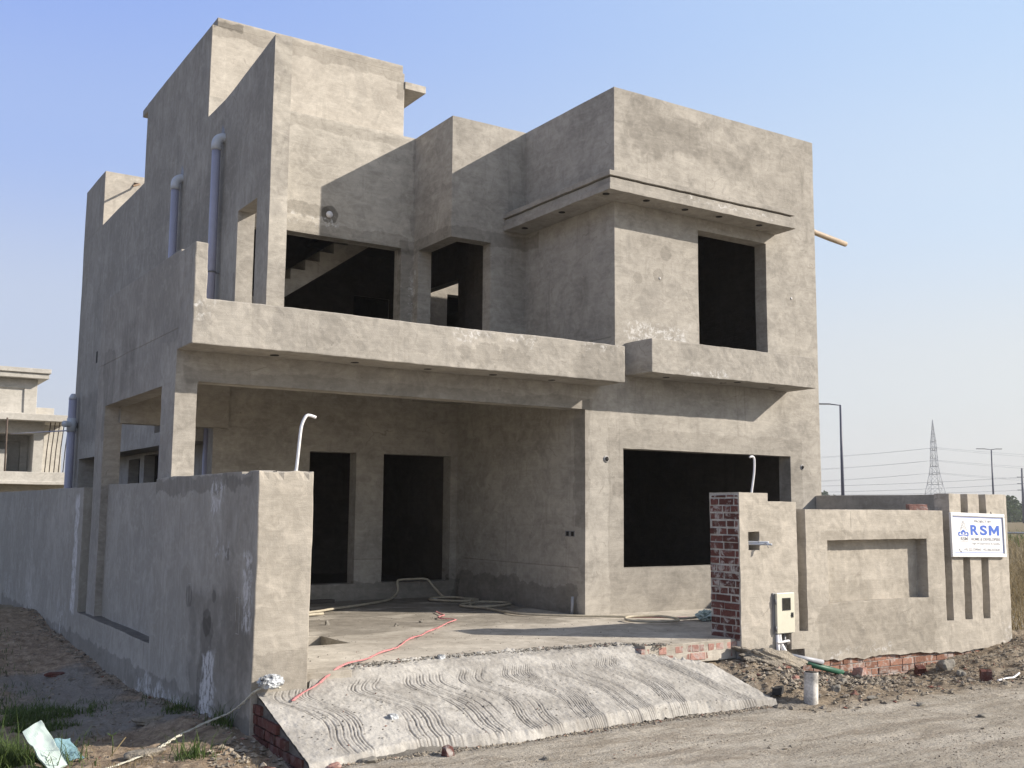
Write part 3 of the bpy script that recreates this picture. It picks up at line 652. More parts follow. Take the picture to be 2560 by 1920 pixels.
mb = MB(); mb.tube(spline([(6.20, YV - .05, -.065), (6.3, YV - .055, -.062), (6.42, YV - .03, -.06), (6.46, YV + .02, -.10)], 5), .014, 10); mb.build('pipe', 'white', e)
mb = MB(); mb.tube([(6.42, YV + .04, .02), (6.44, YV + .05, -.2)], .02, 10); mb.build('pipe', 'steel', e)
# brick left on the wall
def brick_at(name, loc, rot, label, group='loose bricks lying about', mat='brick_pink', size=(.23, .11, .075), chip=.012, cat='brick', seed=0):
    r = random.Random(seed); bm = bmesh.new(); bmesh.ops.create_cube(bm, size=1)
    bmesh.ops.subdivide_edges(bm, edges=bm.edges[:], cuts=3, use_grid_fill=True)
    for v in bm.verts:
        v.co = Vector((v.co.x * size[0], v.co.y * size[1], v.co.z * size[2] + size[2] * .5))
        n = mnoise.noise_vector(v.co * 14 + Vector((seed * 5, 0, 0))); v.co += n * chip
    me = bpy.data.meshes.new(name); bm.to_mesh(me); bm.free()
    o = link(name, me, mat); o.location = loc; o.rotation_euler = rot
    return tag(o, label, cat, group)
brick_at('brick', (9.13, -2.94, 1.475), (0, 0, R(-28)), 'chipped red brick lying on top of the front wall above the recessed panel', size=(.25, .115, .085))
# ---- sign
sg = empty('sign', (10.24, -3.09, 1.14), 'white project sign with blue lettering wired across the slotted wall piers', 'sign')
SX0, SX1, SZ0, SZ1 = 9.62, 10.87, .845, 1.445; cxs = (SX0 + SX1) / 2; czs = (SZ0 + SZ1) / 2
TILT = Matrix.Translation((cxs, -3.095, czs)) @ Matrix.Rotation(R(1.2), 4, 'Y') @ Matrix.Rotation(R(-1.5), 4, 'X') @ Matrix.Translation((-cxs, 3.095, -czs))
def sbox(mb, x0, x1, z0, z1, y0, y1): mb.box(x0, x1, y0, y1, z0, z1, TILT)
mb = MB(); sbox(mb, SX0, SX1, SZ0, SZ1, -3.098, -3.085); mb.build('board', 'signwhite', sg)
mb = MB(); w_ = .045
for a in ((SX0, SX1, SZ1 - w_, SZ1), (SX0, SX1, SZ0, SZ0 + w_), (SX0, SX0 + w_ * .8, SZ0 + w_, SZ1 - w_), (SX1 - w_ * .9, SX1, SZ0 + w_, SZ1 - w_)): sbox(mb, a[0], a[1], a[2], a[3], -3.115, -3.0985)
mb.build('frame', 'signwhite', sg, bevel=.006)
mb = MB(); b0 = .058
for a in ((SX0 + .05, SX1 - .05, SZ1 - b0 - .006, SZ1 - b0), (SX0 + .05, SX1 - .05, SZ0 + b0, SZ0 + b0 + .006), (SX1 - .058, SX1 - .050, SZ0 + b0, SZ1 - b0)): sbox(mb, a[0], a[1], a[2], a[3], -3.100, -3.0985)
mb.build('border_line', 'signblue', sg)
def text(body, x, z, h, mat, name='lettering', width=None, bold=0., align='LEFT', shear=0):
    cu = bpy.data.curves.new('t', 'FONT'); cu.body = body; cu.size = 1; cu.offset = bold; cu.extrude = .0; cu.align_x = align; cu.shear = shear
    o = bpy.data.objects.new('t', cu); COL.objects.link(o); bpy.context.view_layer.update()
    dg = bpy.context.evaluated_depsgraph_get(); me = bpy.data.meshes.new_from_object(o.evaluated_get(dg)); bpy.data.objects.remove(o)
    vs = np.array([v.co[:] for v in me.vertices]); x0, x1 = vs[:, 0].min(), vs[:, 0].max(); y0, y1 = vs[:, 1].min(), vs[:, 1].max()
    s = h / (y1 - y0); sx = s if width is None else width / (x1 - x0)
    for v in me.vertices:
        v.co = TILT @ Vector((x + (v.co.x - x0) * sx, -3.1005 - v.co.z, z + (v.co.y - y0) * s))
    me.name = name
    return link(name, me, mat, sg)
L0 = SX0 + .14; WW = SX1 - SX0
def U(f): return SX0 + f * WW          # fractions measured across the board
def V(f): return SZ1 - f * (SZ1 - SZ0)
text('PROJECT BY', U(.435), V(.225), .040, 'signpale', width=.335 * WW * .95, bold=.01)
for ch, a_, b_ in (('R', .36, .505), ('S', .535, .665)):
    text(ch, U(a_), V(.50), .138, 'signblue', width=(b_ - a_) * WW, bold=.034)
text('HOME & DEVELOPERS', U(.36), V(.625), .040, 'signpale', width=.55 * WW, bold=.01)
text('Sign of Experience & Quality', U(.38), V(.725), .036, 'signpale', width=.52 * WW, bold=0)
text('+92-322-7299447  +92-300-2572628', U(.225), V(.862), .036, 'signpale', width=.66 * WW, bold=0)
mb = MB()
ma, mb_, mz0, mz1 = .70, .895, .50, .27; mt = .045
for q in ([(ma, mz0), (ma, mz1), (ma + mt, mz1), (ma + mt, mz0)], [(mb_ - mt, mz0), (mb_ - mt, mz1), (mb_, mz1), (mb_, mz0)], [(ma + mt, mz1 + .002), (ma + mt, mz1 + .11), ((ma + mb_) / 2, mz0 - .02), ((ma + mb_) / 2, mz0 - .115)], [(mb_ - mt, mz1 + .11), (mb_ - mt, mz1 + .002), ((ma + mb_) / 2, mz0 - .115), ((ma + mb_) / 2, mz0 - .02)]):
    mb.add([TILT @ Vector((U(a), -3.1005, V(b))) for a, b in q], [(0, 1, 2, 3)])
mb.build('lettering', 'signblue', sg)
text('RSM', U(.175), V(.625), .046, 'signgrey', width=.125 * WW, bold=.01)
# small house-and-tower emblem
mb = MB()
def poly(mb, pts, holes=None, y=-3.1005):
    mb.add([TILT @ Vector((U(a), y, V(b))) for a, b in pts], [tuple(range(len(pts)))])
poly(mb, [(.185, .485), (.185, .43), (.225, .375), (.27, .43), (.27, .485), (.245, .485), (.245, .44), (.215, .44), (.215, .485)])
poly(mb, [(.135, .51), (.135, .45), (.155, .43), (.175, .43), (.175, .455), (.155, .47), (.155, .51)]); poly(mb, [(.32, .51), (.32, .45), (.30, .43), (.28, .43), (.28, .455), (.30, .47), (.30, .51)])
poly(mb, [(.135, .52), (.155, .51), (.23, .492), (.30, .51), (.32, .52), (.31, .535), (.23, .51), (.145, .535)])
mb.build('emblem', 'signblue', sg)
mb = MB()
for a, b in (((.19, .40), (.205, .24)), ((.205, .24), (.23, .18)), ((.23, .18), (.255, .24)), ((.255, .24), (.26, .40)), ((.205, .30), (.24, .24)), ((.20, .35), (.24, .30)), ((.228, .19), (.23, .36)), ((.175, .36), (.195, .31)), ((.265, .31), (.285, .36)), ((.285, .36), (.285, .41)), ((.172, .36), (.172, .41))):
    pa = TILT @ Vector((U(a[0]), -3.1005, V(a[1]))); pb = TILT @ Vector((U(b[0]), -3.1005, V(b[1])))
    mb.tube([pa, pb], .0016, 4)
mb.build('emblem_tower', 'signpale', sg)
mb = MB(); poly(mb, [(.135, .815), (.15, .81), (.158, .835), (.152, .85), (.165, .868), (.178, .862), (.19, .88), (.18, .895), (.16, .885), (.14, .85)]); mb.build('phone_symbol', 'signgrey', sg)
mb = MB(); poly(mb, [(.16, .645), (.31, .645), (.31, .650), (.16, .650)]); mb.build('emblem_rule', 'signpale', sg)
mb = MB(); mb.tube([TILT @ Vector((U(.78), -3.09, SZ1)), TILT @ Vector((U(.78), -3.075, SZ1 + .03))], .006, 6); mb.build('hanging_wire', 'black', sg)

# ---- ramp 
nx, ny = 760, 130
xs = np.linspace(-.03, 4.98, nx); ts = np.linspace(0, 1, ny)
def hashn(ix, iy, s):
    v = np.sin(ix * 127.1 + iy * 311.7 + s * 74.7) * 43758.5453; return v - np.floor(v)
def vnoise(x, y, s=0):
    xi = np.floor(x); yi = np.floor(y); fx = x - xi; fy = y - yi; fx = fx * fx * (3 - 2 * fx); fy = fy * fy * (3 - 2 * fy)
    a = hashn(xi, yi, s); b = hashn(xi + 1, yi, s); c = hashn(xi, yi + 1, s); d = hashn(xi + 1, yi + 1, s)
    return (a * (1 - fx) + b * fx) * (1 - fy) + (c * (1 - fx) + d * fx) * fy - .5
def fbm(x, y, s=0, o=5, g=.5):
    r = 0; a = 1.
    for k in range(o): r = r + a * vnoise(x * 2 ** k + 17 * k, y * 2 ** k - 9 * k, s + k); a *= g
    return r
XX, TT = np.meshgrid(xs, ts, indexing='ij')
# plan: top edge y=-2.98 (z -.04), toe y=-4.17 (z -.5); right end skews outwards towards the toe
ytop = np.interp(XX, [-.03, .44, .50, .9, 2, 3.4, 4.2, 4.45, 5], [-3.075, -3.075, -2.95, -2.78, -2.62, -2.64, -2.72, -3.06, -3.32]) + .03 * fbm(XX * 3, XX * 0, 33, 3) * (XX > .5); ytoe = np.interp(XX, [0, 1, 2, 3, 4, 5], [-4.30, -4.15, -4.24, -4.13, -4.05, -4.15]) + .012 * fbm(XX * 4, XX * 0, 3)
YY = ytop + (ytoe - ytop) * TT
XS = XX + TT * np.interp(XX, [0, 4, 5], [0, 0, .12])
ZZ = np.interp(YY, [-4.3, -3.04, -2.85, -2.6], [-.468, -.10, -.020, .010]) - .045 * np.clip((XX - 3.4) / 1.6, 0, 1) * np.clip((-3.0 - YY), 0, 1) + .003 * fbm(XS * 2.2, YY * 2.2, 1) + .005 * fbm(XS * 9, YY * 9, 5) + .007 * fbm(XS * 30, YY * 30, 9, 3)
comb = np.zeros_like(ZZ)
groups = [(.36, 1, .17), (1.03, 1, .19), (1.60, 1, .19), (2.14, .9, .18), (2.66, 1, .17), (3.20, 1, .18), (3.80, .9, .16), (4.55, .0, .15)]
TG = np.clip((-2.98 - YY) / 1.25, 0, 1)
for gi, (gx, amp, hw) in enumerate(groups):
    kk = np.linspace(0, 1, 60); kv = np.interp(kk, [0, .10, .20, .34, .48, .62, .80, 1], [.04, -.12, -.17, .02, .16, .15, .06, .08]); kv = np.convolve(np.pad(kv, 4, mode='edge'), np.ones(9) / 9, 'valid')
    cxg = gx + amp * np.interp(TG, kk, kv) * (1 + .25 * math.sin(gi * 2.3)) * .85 + .06 * TG * (gi % 3) if amp else 4.10 + .62 * TG ** .45
    u = (XS - cxg) + .010 * fbm(XS * 1.5, YY * 7, 90 + gi, 3) + .006 * fbm(XS * 12, YY * 5, 95 + gi, 2); wv = hw * (1 + .15 * np.sin(gi * 3 + TT * 5))
    mask = np.clip((wv - np.abs(u)) / .02, 0, 1) * np.clip((TG - .0) / .05, 0, 1) * np.clip((.97 - TG) / .04, 0, 1)
    mask = mask * np.clip(1.0 + 1.5 * fbm(XS * 2.5, YY * 2.5, 11 + gi, 3), .15, 1)
    cyc = u / (.030 + .005 * math.sin(gi)); s = .5 + .5 * np.cos(cyc * 2 * math.pi + 1.4 * fbm(XS * 3, YY * 3, gi, 2)); s = s * (.62 + .38 * (hashn(np.round(cyc), 0 * cyc, gi) > .25)) 
    g = (s ** 2.4) * mask * (.4 + .6 * np.clip(vnoise(XS * 40, YY * 5, gi) * 1.6 + .6, 0, 1))
    comb = np.maximum(comb, g)
ZZ = ZZ - comb * .009
toe = np.clip((TT - .955) / .045, 0, 1); ZZ = ZZ - .10 * toe ** 1.5 + .02 * (toe > 0) * fbm(XS * 22, YY * 22, 23, 2)
side = np.clip((.03 - XX) / .03, 0, 1)
edge = np.clip((TT - .93) / .07, 0, 1); ZZ += edge * .02 * fbm(XS * 14, YY * 14, 21, 3)
lip = np.exp(-((YY - ytop - .0) / .07) ** 2) * (XX > .6); ZZ += lip * .05 * np.clip(fbm(XS * 16, YY * 16, 31, 3) + .05, 0, 1)
def gridmesh(name, X_, Y_, Z_, mats, attr=None, smooth=True, parent=None):
    a, b = X_.shape; co = np.stack([X_, Y_, Z_], -1).reshape(-1, 3)
    idx = np.arange(a * b).reshape(a, b)
    q = np.stack([idx[:-1, :-1], idx[1:, :-1], idx[1:, 1:], idx[:-1, 1:]], -1).reshape(-1, 4)
    me = bpy.data.meshes.new(name); me.vertices.add(len(co)); me.vertices.foreach_set('co', co.ravel())
    me.loops.add(q.size); me.loops.foreach_set('vertex_index', q.ravel()); me.polygons.add(len(q))
    me.polygons.foreach_set('loop_start', np.arange(0, q.size, 4)); me.polygons.foreach_set('loop_total', np.full(len(q), 4))
    me.update(calc_edges=True); me.validate()
    if smooth: me.polygons.foreach_set('use_smooth', [True] * len(me.polygons))
    if attr:
        at = me.attributes.new(attr[0], 'FLOAT', 'POINT'); at.data.foreach_set('value', attr[1].ravel())
    o = link(name, me, mats, parent); return o
# y decreases with T: flip so normals face up
rp = gridmesh('ramp', XS[:, ::-1], YY[:, ::-1], ZZ[:, ::-1], 'ramp', ('comb', np.clip(comb * 1.8, 0, 1)[:, ::-1].copy()), smooth=True)
tag(rp, kind='structure')
# brick flank of the ramp and its underside
mb = MB(); r = random.Random(11); k = 0; z = -.86
while z < -.05:
    x = 0
    yf = np.interp(z + .085, [-.468, -.10, -.02], [-4.28, -3.04, -2.97])
    y = yf + r.uniform(0, .05) + (.06 if k % 2 else 0)
    if yf > -4.3:
        while y < -2.98:
            l = .112 if (k % 2) else .225
            l = min(l, -2.98 - y); 
            if l > .03: mb.box(-.048 + r.uniform(-.008, .006), .2, y, y + l, z, z + .073)
            y += l + .011
    z += .084; k += 1
mb.build('brick_flank', 'brick_dk', rp, world=False, bevel=.004)
mb = MB(); mb.add([(-.02, -4.24, -.9), (-.02, -2.98, -.9), (-.02, -2.98, -.12), (-.02, -3.2, -.175), (-.02, -4.24, -.485), (4.9, -4.1, -.9), (4.9, -3.4, -.9), (4.9, -3.4, -.26), (4.95, -4.1, -.60)],
       [(0, 1, 2, 3, 4), (4, 3, 7, 8), (5, 8, 7, 6), (0, 4, 8, 5)])
mb.build('mortar_fill', 'mortar_dark', rp, world=False)
# brick step exposed at the right end of the floor edge
mb = MB(); brickwork(mb, (4.25, -3.0, -.105), (1, 0, 0), (0, -1, 0), 1.42, .075, .11, bl=.112, seed=8, bond=False)
brickwork(mb, (4.35, -3.0, -.195), (1, 0, 0), (0, -1, 0), 1.3, .075, .10, bl=.23, seed=9, bond=True); 
st = mb.build('brick_step', 'brick_pink', None, bevel=.005); tag(st, 'row of whitewashed bricks edging the carport floor beside the gate pier', 'step')
# ================================================================= GROUND
def ss(a, b, x): t = np.clip((x - a) / (b - a), 0, 1); return t * t * (3 - 2 * t)
def ground(x, y, detail=True):
    x = np.asarray(x, float); y = np.asarray(y, float)
    z = np.full(x.shape, -.50) + .05 * fbm(x * .25, y * .25, 40, 3)
    # left strip along the wall
    lw_ = np.interp(y, [-6, -5.2, -4.3, -3.9, -3.0, -1.7, -.8, 1, 3.2, 5.3, 8, 11.7, 16], [-.5, -.52, -.58, -.55, -.46, -.50, -.54, -.66, -.60, -.50, -.33, -.56, -.56])
    left = ss(.3, -.1, x) * ss(-5.4, -4.4, y)
    off = -.10 * ss(-.2, -.9, x) * ss(-3.9, -2.6, y) * ss(6, 2, y) + .05 * fbm(x * 1.3, y * 1.3, 41, 4)
    z = z * (1 - left) + (lw_ + off) * left
    # heap against the front wall on the right
    hw = np.interp(x, [4.4, 5.0, 5.6, 6.2, 6.6, 7.2, 7.8, 8.6, 9.2, 10.15, 10.6, 11.1, 11.6, 12.6], [-.30, -.26, -.22, -.33, -.46, -.50, -.60, -.60, -.52, -.43, -.37, -.28, -.27, -.45])
    right = ss(4.5, 5.1, x - .9 * np.clip((-3.0 - y), 0, 1.1) * .5) * ss(-4.35, -3.1, y) * (y < 3)
    z = z * (1 - right) + hw * right
    z = z - .35 * ss(-2.9, -2.5, y) * (x > .5) * (x < 10.6) * (y < 12)
    if detail:
        rr = ss(4.2, 5.6, x) * ss(-5.0 - .12 * (x - 8), -4.2 - .12 * (x - 8), y) * (y < 2)
        rl = ss(.3, -.2, x)
        rough = np.clip(rr + .75 * rl, 0, 1)
        z = z + rough * (.045 * fbm(x * 2.6, y * 2.6, 50, 4) + .052 * np.clip(fbm(x * 9, y * 9, 51, 4), -.1, 1) + .022 * fbm(x * 24, y * 24, 53, 3))
        z = z + (1 - rough) * (.014 * fbm(x * 1.1, y * 4.5, 54, 4) + .008 * fbm(x * 14, y * 14, 55, 4) + .006 * np.clip(fbm(x * 34, y * 34, 56, 2), 0, 1))
    return z
def gz(x, y): return float(ground(np.array([x]), np.array([y]))[0])
def axis(parts):
    out = []
    for a, b, st_ in parts: out += list(np.arange(a, b, st_))
    return np.array(out + [parts[-1][1]])
gx = axis([(-640, -100, 90), (-100, -20, 10), (-20, -5, 1.0), (-5, -2.4, .12), (-2.4, .3, .026), (.3, 12.2, .034), (12.2, 15, .12), (15, 40, .8), (40, 120, 8), (120, 640, 65)])
gy = axis([(-640, -60, 97), (-60, -12, 4), (-12, -7.2, .25), (-7.2, -2.6, .028), (-2.6, .8, .036), (.8, 13, .11), (13, 30, .7), (30, 120, 8), (120, 640, 65)])
GX, GY = np.meshgrid(gx, gy, indexing='ij')
near = (np.abs(GX - 5) < 30) & (np.abs(GY) < 40)
GZ = np.where(near, ground(GX, GY), -.5)
g = gridmesh('ground', GX, GY, GZ, 'soil'); tag(g, kind='structure')
# ---- small stones and crumbs
def scatter(name, pts, sizes, mat, parent=None, flat=.7, kind='stuff', zf=None):
    n = len(pts); base = np.array([(1, 0, 0), (-1, 0, 0), (0, 1, 0), (0, -1, 0), (0, 0, 1), (0, 0, -1)], float)
    fc = np.array([(0, 2, 4), (2, 1, 4), (1, 3, 4), (3, 0, 4), (2, 0, 5), (1, 2, 5), (3, 1, 5), (0, 3, 5)])
    V_ = base[None] * (1 + rng.uniform(-.35, .35, (n, 6, 1))) + rng.uniform(-.28, .28, (n, 6, 3))
    V_ *= np.stack([rng.uniform(.6, 1.3, n), rng.uniform(.6, 1.2, n), rng.uniform(.45, 1, n) * flat], -1)[:, None, :]
    a = rng.uniform(0, 6.28, n); c_, s_ = np.cos(a)[:, None], np.sin(a)[:, None]
    x = V_[..., 0] * c_ - V_[..., 1] * s_; y = V_[..., 0] * s_ + V_[..., 1] * c_
    V_ = np.stack([x, y, V_[..., 2]], -1) * sizes[:, None, None]
    V_ = V_ + pts[:, None, :]
    F_ = fc[None] + (np.arange(n) * 6)[:, None, None]
    me = bpy.data.meshes.new(name); me.from_pydata(V_.reshape(-1, 3).tolist(), [], F_.reshape(-1, 3).tolist()); me.update()
    o = link(name, me, mat, parent)
    if kind: o['kind'] = kind
    return o
def rp_(n, x0, x1, y0, y1): return rng.uniform(x0, x1, n), rng.uniform(y0, y1, n)
def lay(x, y, s): return np.stack([x, y, ground(x, y) + s * .25], -1)
P_, S_ = [], []
def addp(x, y, s): P_.append(lay(x, y, s)); S_.append(s)
x, y = rp_(11000, 4.9, 14, -5.2, -3.05); k = (fbm(x * 1.4, y * 1.4, 60) > -.12) & (y > -4.5 - .14 * (x - 8)); x, y = x[k], y[k]; addp(x, y, rng.uniform(.005, .016, len(x)) * np.where(rng.random(len(x)) < .04, 2.4, 1))
x, y = rp_(1100, 5.6, 7.4, -3.9, -3.1); addp(x, y, rng.uniform(.015, .045, len(x)))
x, y = rp_(900, 5.0, 13.5, -4.7, -3.1); addp(x, y, rng.uniform(.012, .04, len(x)))
x, y = rp_(9000, -.5, 12, -7.5, -4.2); k = (fbm(x * .8, y * 2.4, 61) > -.03); x, y = x[k], y[k]; addp(x, y, rng.uniform(.003, .009, len(x)) * np.where(rng.random(len(x)) < .04, 2.2, 1))
x, y = rp_(4200, -2.6, -.08, -4.6, 6); k = fbm(x * 1.6, y * 1.6, 62) > -.05; x, y = x[k], y[k]; addp(x, y, rng.uniform(.005, .016, len(x)) * np.where(rng.random(len(x)) < .05, 2.2, 1))
x = rng.normal(-.16, .05, 900); y = rng.uniform(-2.9, 9, 900); addp(np.minimum(x, -.09), y, rng.uniform(.008, .026, 900))
x = rng.uniform(.1, 5.0, 1500); y = -4.24 + .02 * x + rng.normal(0, .035, 1500); addp(x, y, rng.uniform(.006, .020, 1500))
x, y = rp_(260, -.6, .12, -4.4, -3.1); addp(x, y, rng.uniform(.012, .035, len(x)))
scatter('gravel', np.concatenate(P_), np.concatenate(S_), 'stone')
# crumbs of mortar on floor, lip and ramp
x = rng.uniform(.45, 5.5, 700); y = rng.uniform(-3.0, 3.2, 700); s = rng.uniform(.003, .009, 700); p1 = np.stack([x, y, s * .3 + .001], -1)
x2 = rng.uniform(1.0, 4.6, 1500); y2 = np.interp(x2, [.9, 2, 3.4, 4.2, 4.45], [-2.78, -2.62, -2.64, -2.72, -3.0]) + rng.normal(-.01, .045, 1500); s2 = rng.uniform(.006, .018, 1500); p2 = np.stack([x2, y2, np.full(1500, .006)], -1)
scatter('mortar_crumbs', np.concatenate([p1, p2]), np.concatenate([s, s2]), 'mortar_lump')
x3 = rng.uniform(.05, 4.9, 420); t3 = rng.uniform(.1, .97, 420); s3 = rng.uniform(.004, .011, 420)
scatter('ramp_crumbs', np.stack([x3, -3.1 - 1.07 * t3, np.interp(-3.1 - 1.07 * t3, [-4.3, -3.04], [-.468, -.10]) - .045 * np.clip((x3 - 3.4) / 1.6, 0, 1) + .004], -1), s3, 'mortar_lump')
# ---- individual stones and bricks
def stone(x, y, size, label, seed, mat='rubble', z=None, cat='stone', name='stone', group='larger stones and lumps on the ground', sc=(1, .8, .7), rz=0., rough=.35):
    bm = bmesh.new(); bmesh.ops.create_icosphere(bm, subdivisions=3, radius=1)
    for v in bm.verts:
        d = v.co.copy(); n = mnoise.noise(d * 1.1 + Vector((seed * 7.1, 0, 0))); n2 = mnoise.noise(d * 3 + Vector((seed, 3, 0)))
        q = Vector([math.copysign(abs(c) ** .7, c) for c in d]); v.co = Vector((q.x * sc[0], q.y * sc[1], q.z * sc[2])) * (1 + n * rough * 1.5 + n2 * rough * .4) * size
    me = bpy.data.meshes.new(name); bm.to_mesh(me); bm.free()
    o = link(name, me, mat); o.location = (x, y, (gz(x, y) if z is None else z) + size * sc[2] * .45); o.rotation_euler = (0, 0, rz)
    return tag(o, label, cat, group)
def gbrick(x, y, label, seed, rz, rx=0., ry=0., dz=0., size=(.20, .11, .07), mat='brick_or', z=None):
    return brick_at('brick', (x, y, (gz(x, y) if z is None else z) + dz), (R(rx), R(ry), R(rz)), label, seed=seed, mat=mat, size=size, chip=.016)
gbrick(7.26, -3.42, 'brown half-buried brick in front of the left end of the exposed foundation', 2, 25, 4, 3, size=(.20, .12, .09), mat='brick_pink')
gbrick(8.62, -3.28, 'dark broken brick standing on end against the exposed brick foundation', 3, 60, 0, 62, .02, size=(.17, .11, .08), mat='brick_dk')
stone(8.92, -3.42, .115, 'large rounded pinkish-grey stone by the middle of the foundation', 4, 'mortar_lump', sc=(1, .8, .8), rough=.25)
stone(8.60, -3.86, .06, 'small pitted lump in front of the large rounded stone', 5, 'mortar_lump')
gbrick(8.47, -4.28, 'squared dark stone block on the dug-over soil near the white strip', 6, 40, 0, 0, 0, size=(.14, .12, .12), mat='brick_dk')
stone(8.30, -4.64, .05, 'low grey stone in the soil below the white strip', 7)
gbrick(6.30, -3.44, 'broken orange brick end at the foot of the concrete lump', 8, 70, 0, 12, .0, size=(.16, .11, .09), mat='brick_or')
gbrick(5.95, -3.36, 'pinkish brick fragment between the ramp and the concrete lump', 9, -10, 5, 8, 0, size=(.16, .09, .06), mat='brick_pink')
stone(6.55, -3.75, .07, 'grey angular stone right behind the white pipe stub', 10, 'mortar_lump')
stone(6.15, -4.0, .06, 'pale stone right beside the white pipe stub', 11, 'mortar_lump', rz=.7)
stone(5.85, -3.7, .05, 'small reddish stone left of the white pipe stub', 12, 'brick_pink')
stone(6.25, -4.40, .045, 'dark flat clod on the soil right of the pipe stub shadow', 13, 'mortar_lump', sc=(1.5, .8, .5))
stone(6.42, -4.88, .05, 'dark clod with a pale chip lying at the edge of the road', 14, 'mortar_lump', sc=(1.4, .7, .5))
stone(6.36, -5.62, .055, 'dark clod in the rut at the right edge of the road', 15, 'mortar_lump', sc=(1.6, .7, .4))
gbrick(5.28, -3.98, 'small black block at the lower right corner of the ramp', 16, 35, 0, 0, .01, size=(.15, .09, .07), mat='black')
stone(.93, -3.72, .045, 'crumpled white stone lying on the combed ramp', 17, 'foil', z=-.315, sc=(1, .8, .8))
gbrick(1.12, -4.33, 'small dark red brick piece on the road before the ramp toe', 18, 20, 0, 0, 0, size=(.075, .06, .075), mat='brick')
stone(.16, -4.28, .055, 'reddish stone at the lower left corner of the ramp', 19, 'brick_pink')
stone(.46, -4.26, .05, 'flat grey stone just right of the reddish stone at the ramp toe', 20, 'mortar_lump', sc=(1.4, .8, .5))
gbrick(-.28, -4.12, 'broken red brick in the grass left of the ramp foot', 21, 50, 10, 20, -.01, size=(.13, .10, .07), mat='brick_or')
stone(1.95, -2.72, .035, 'white scrap of plaster on the crumbly lip of the carport floor', 22, 'foil', z=.0)
stone(1.72, -4.85, .03, 'small dark pebble alone on the road in front of the ramp', 23, 'mortar_lump')
stone(3.30, .22, .025, 'small pale pebble on the carport floor by the end of the red rope', 24, 'mortar_lump', z=0)
stone(2.15, .55, .04, 'pale upright chip on the stained carport floor', 25, 'mortar_lump', z=0, sc=(.6, .6, 1))
stone(2.85, .02, .03, 'rounded chip on the stained carport floor right of the upright one', 26, 'mortar_lump', z=0)
stone(-.52, -1.62, .10, 'flat grey stone in the shaded strip below the grass by the wall', 27, 'rubble', sc=(1.5, .9, .35))
stone(-1.32, 4.5, .10, 'grey stone on the shaded path far along the wall', 28, 'rubble', sc=(1.5, .7, .4))
stone(-.62, 2.6, .08, 'reddish clod in the middle of the shaded strip', 29, 'brick_dk', sc=(1.5, .8, .4))
stone(-.95, -3.12, .10, 'pale flat slab lying in the sunlit soil near the white rope', 30, 'rubble', sc=(1.6, .8, .3), rough=.2)
# big lump of concrete and rubble beside the gate pier
bm = bmesh.new(); bmesh.ops.create_icosphere(bm, subdivisions=5, radius=1)
for v in bm.verts:
    d = v.co.copy(); n = mnoise.fractal(d * 1.6 + Vector((3, 0, 0)), 1, 2, 5); v.co = Vector((d.x * .50, d.y * .17, d.z * .13)) * (1 + n * .35) + Vector((0, 0, 0))
me = bpy.data.meshes.new('concrete_lump'); bm.to_mesh(me); bm.free()
o = link('concrete_lump', me, 'rubble'); o.location = (5.98, -3.26, -.25); o.rotation_euler = (0, R(14), R(-14)); tag(o, 'long broken lump of old concrete sloping down beside the gate pier', 'rubble')
r = random.Random(5); rl = ['pale', 'dusty', 'pinkish', 'grey', 'chipped', 'brown']
# ---- pipes and strips on the ground
mb = MB(); mb.tube([(5.455, -4.26, -.62), (5.46, -4.27, -.19)], .073, 20, cap=False); o = mb.build('pipe_stub', 'stub'); tag(o, 'short upright dirty white pipe stub beside the ramp', 'pipe')
mb = MB(); mb.tube([(5.4595, -4.27, -.24), (5.46, -4.27, -.188)], .062, 20, cap=True); mb.build('bore', 'dark', o, world=False)
mb = MB(); mb.tube([(6.38, -3.08, -.22), (6.82, -3.26, -.315)], .028, 12); tag(mb.build('conduit', 'greypipe'), 'grey conduit lying on the rubble below the meter box', 'pipe')
mb = MB(); mb.tube([(6.48, -3.13, -.285), (7.08, -3.33, -.45)], .034, 12); tag(mb.build('conduit', 'green'), 'dark green pipe running from the wall into the soil', 'pipe')
mb = MB(); mb.tube(spline([(8.42, -4.46, gz(8.42, -4.46) + .02), (8.66, -4.44, gz(8.66, -4.44) + .03), (8.8, -4.42, gz(8.8, -4.42) + .05), (8.94, -4.41, gz(8.94, -4.41) + .07)], 4), .012, 6); tag(mb.build('plastic_strip', 'white'), 'bent white plastic strip lying on the soil at the right', 'strip')
mb = MB(); mb.tube([(5.67, .19, 0), (5.69, .20, .24)], .022, 8); tag(mb.build('stick', 'greypipe'), 'short pipe offcut leaning on the carport side wall', 'pipe')
mb = MB(); mb.box(2.95, 3.45, 3.30, 3.44, 0.003, .055); tag(mb.build('plank', 'room_shade', bevel=.005), 'dark plank lying on the carport floor below the left doorway', 'plank')
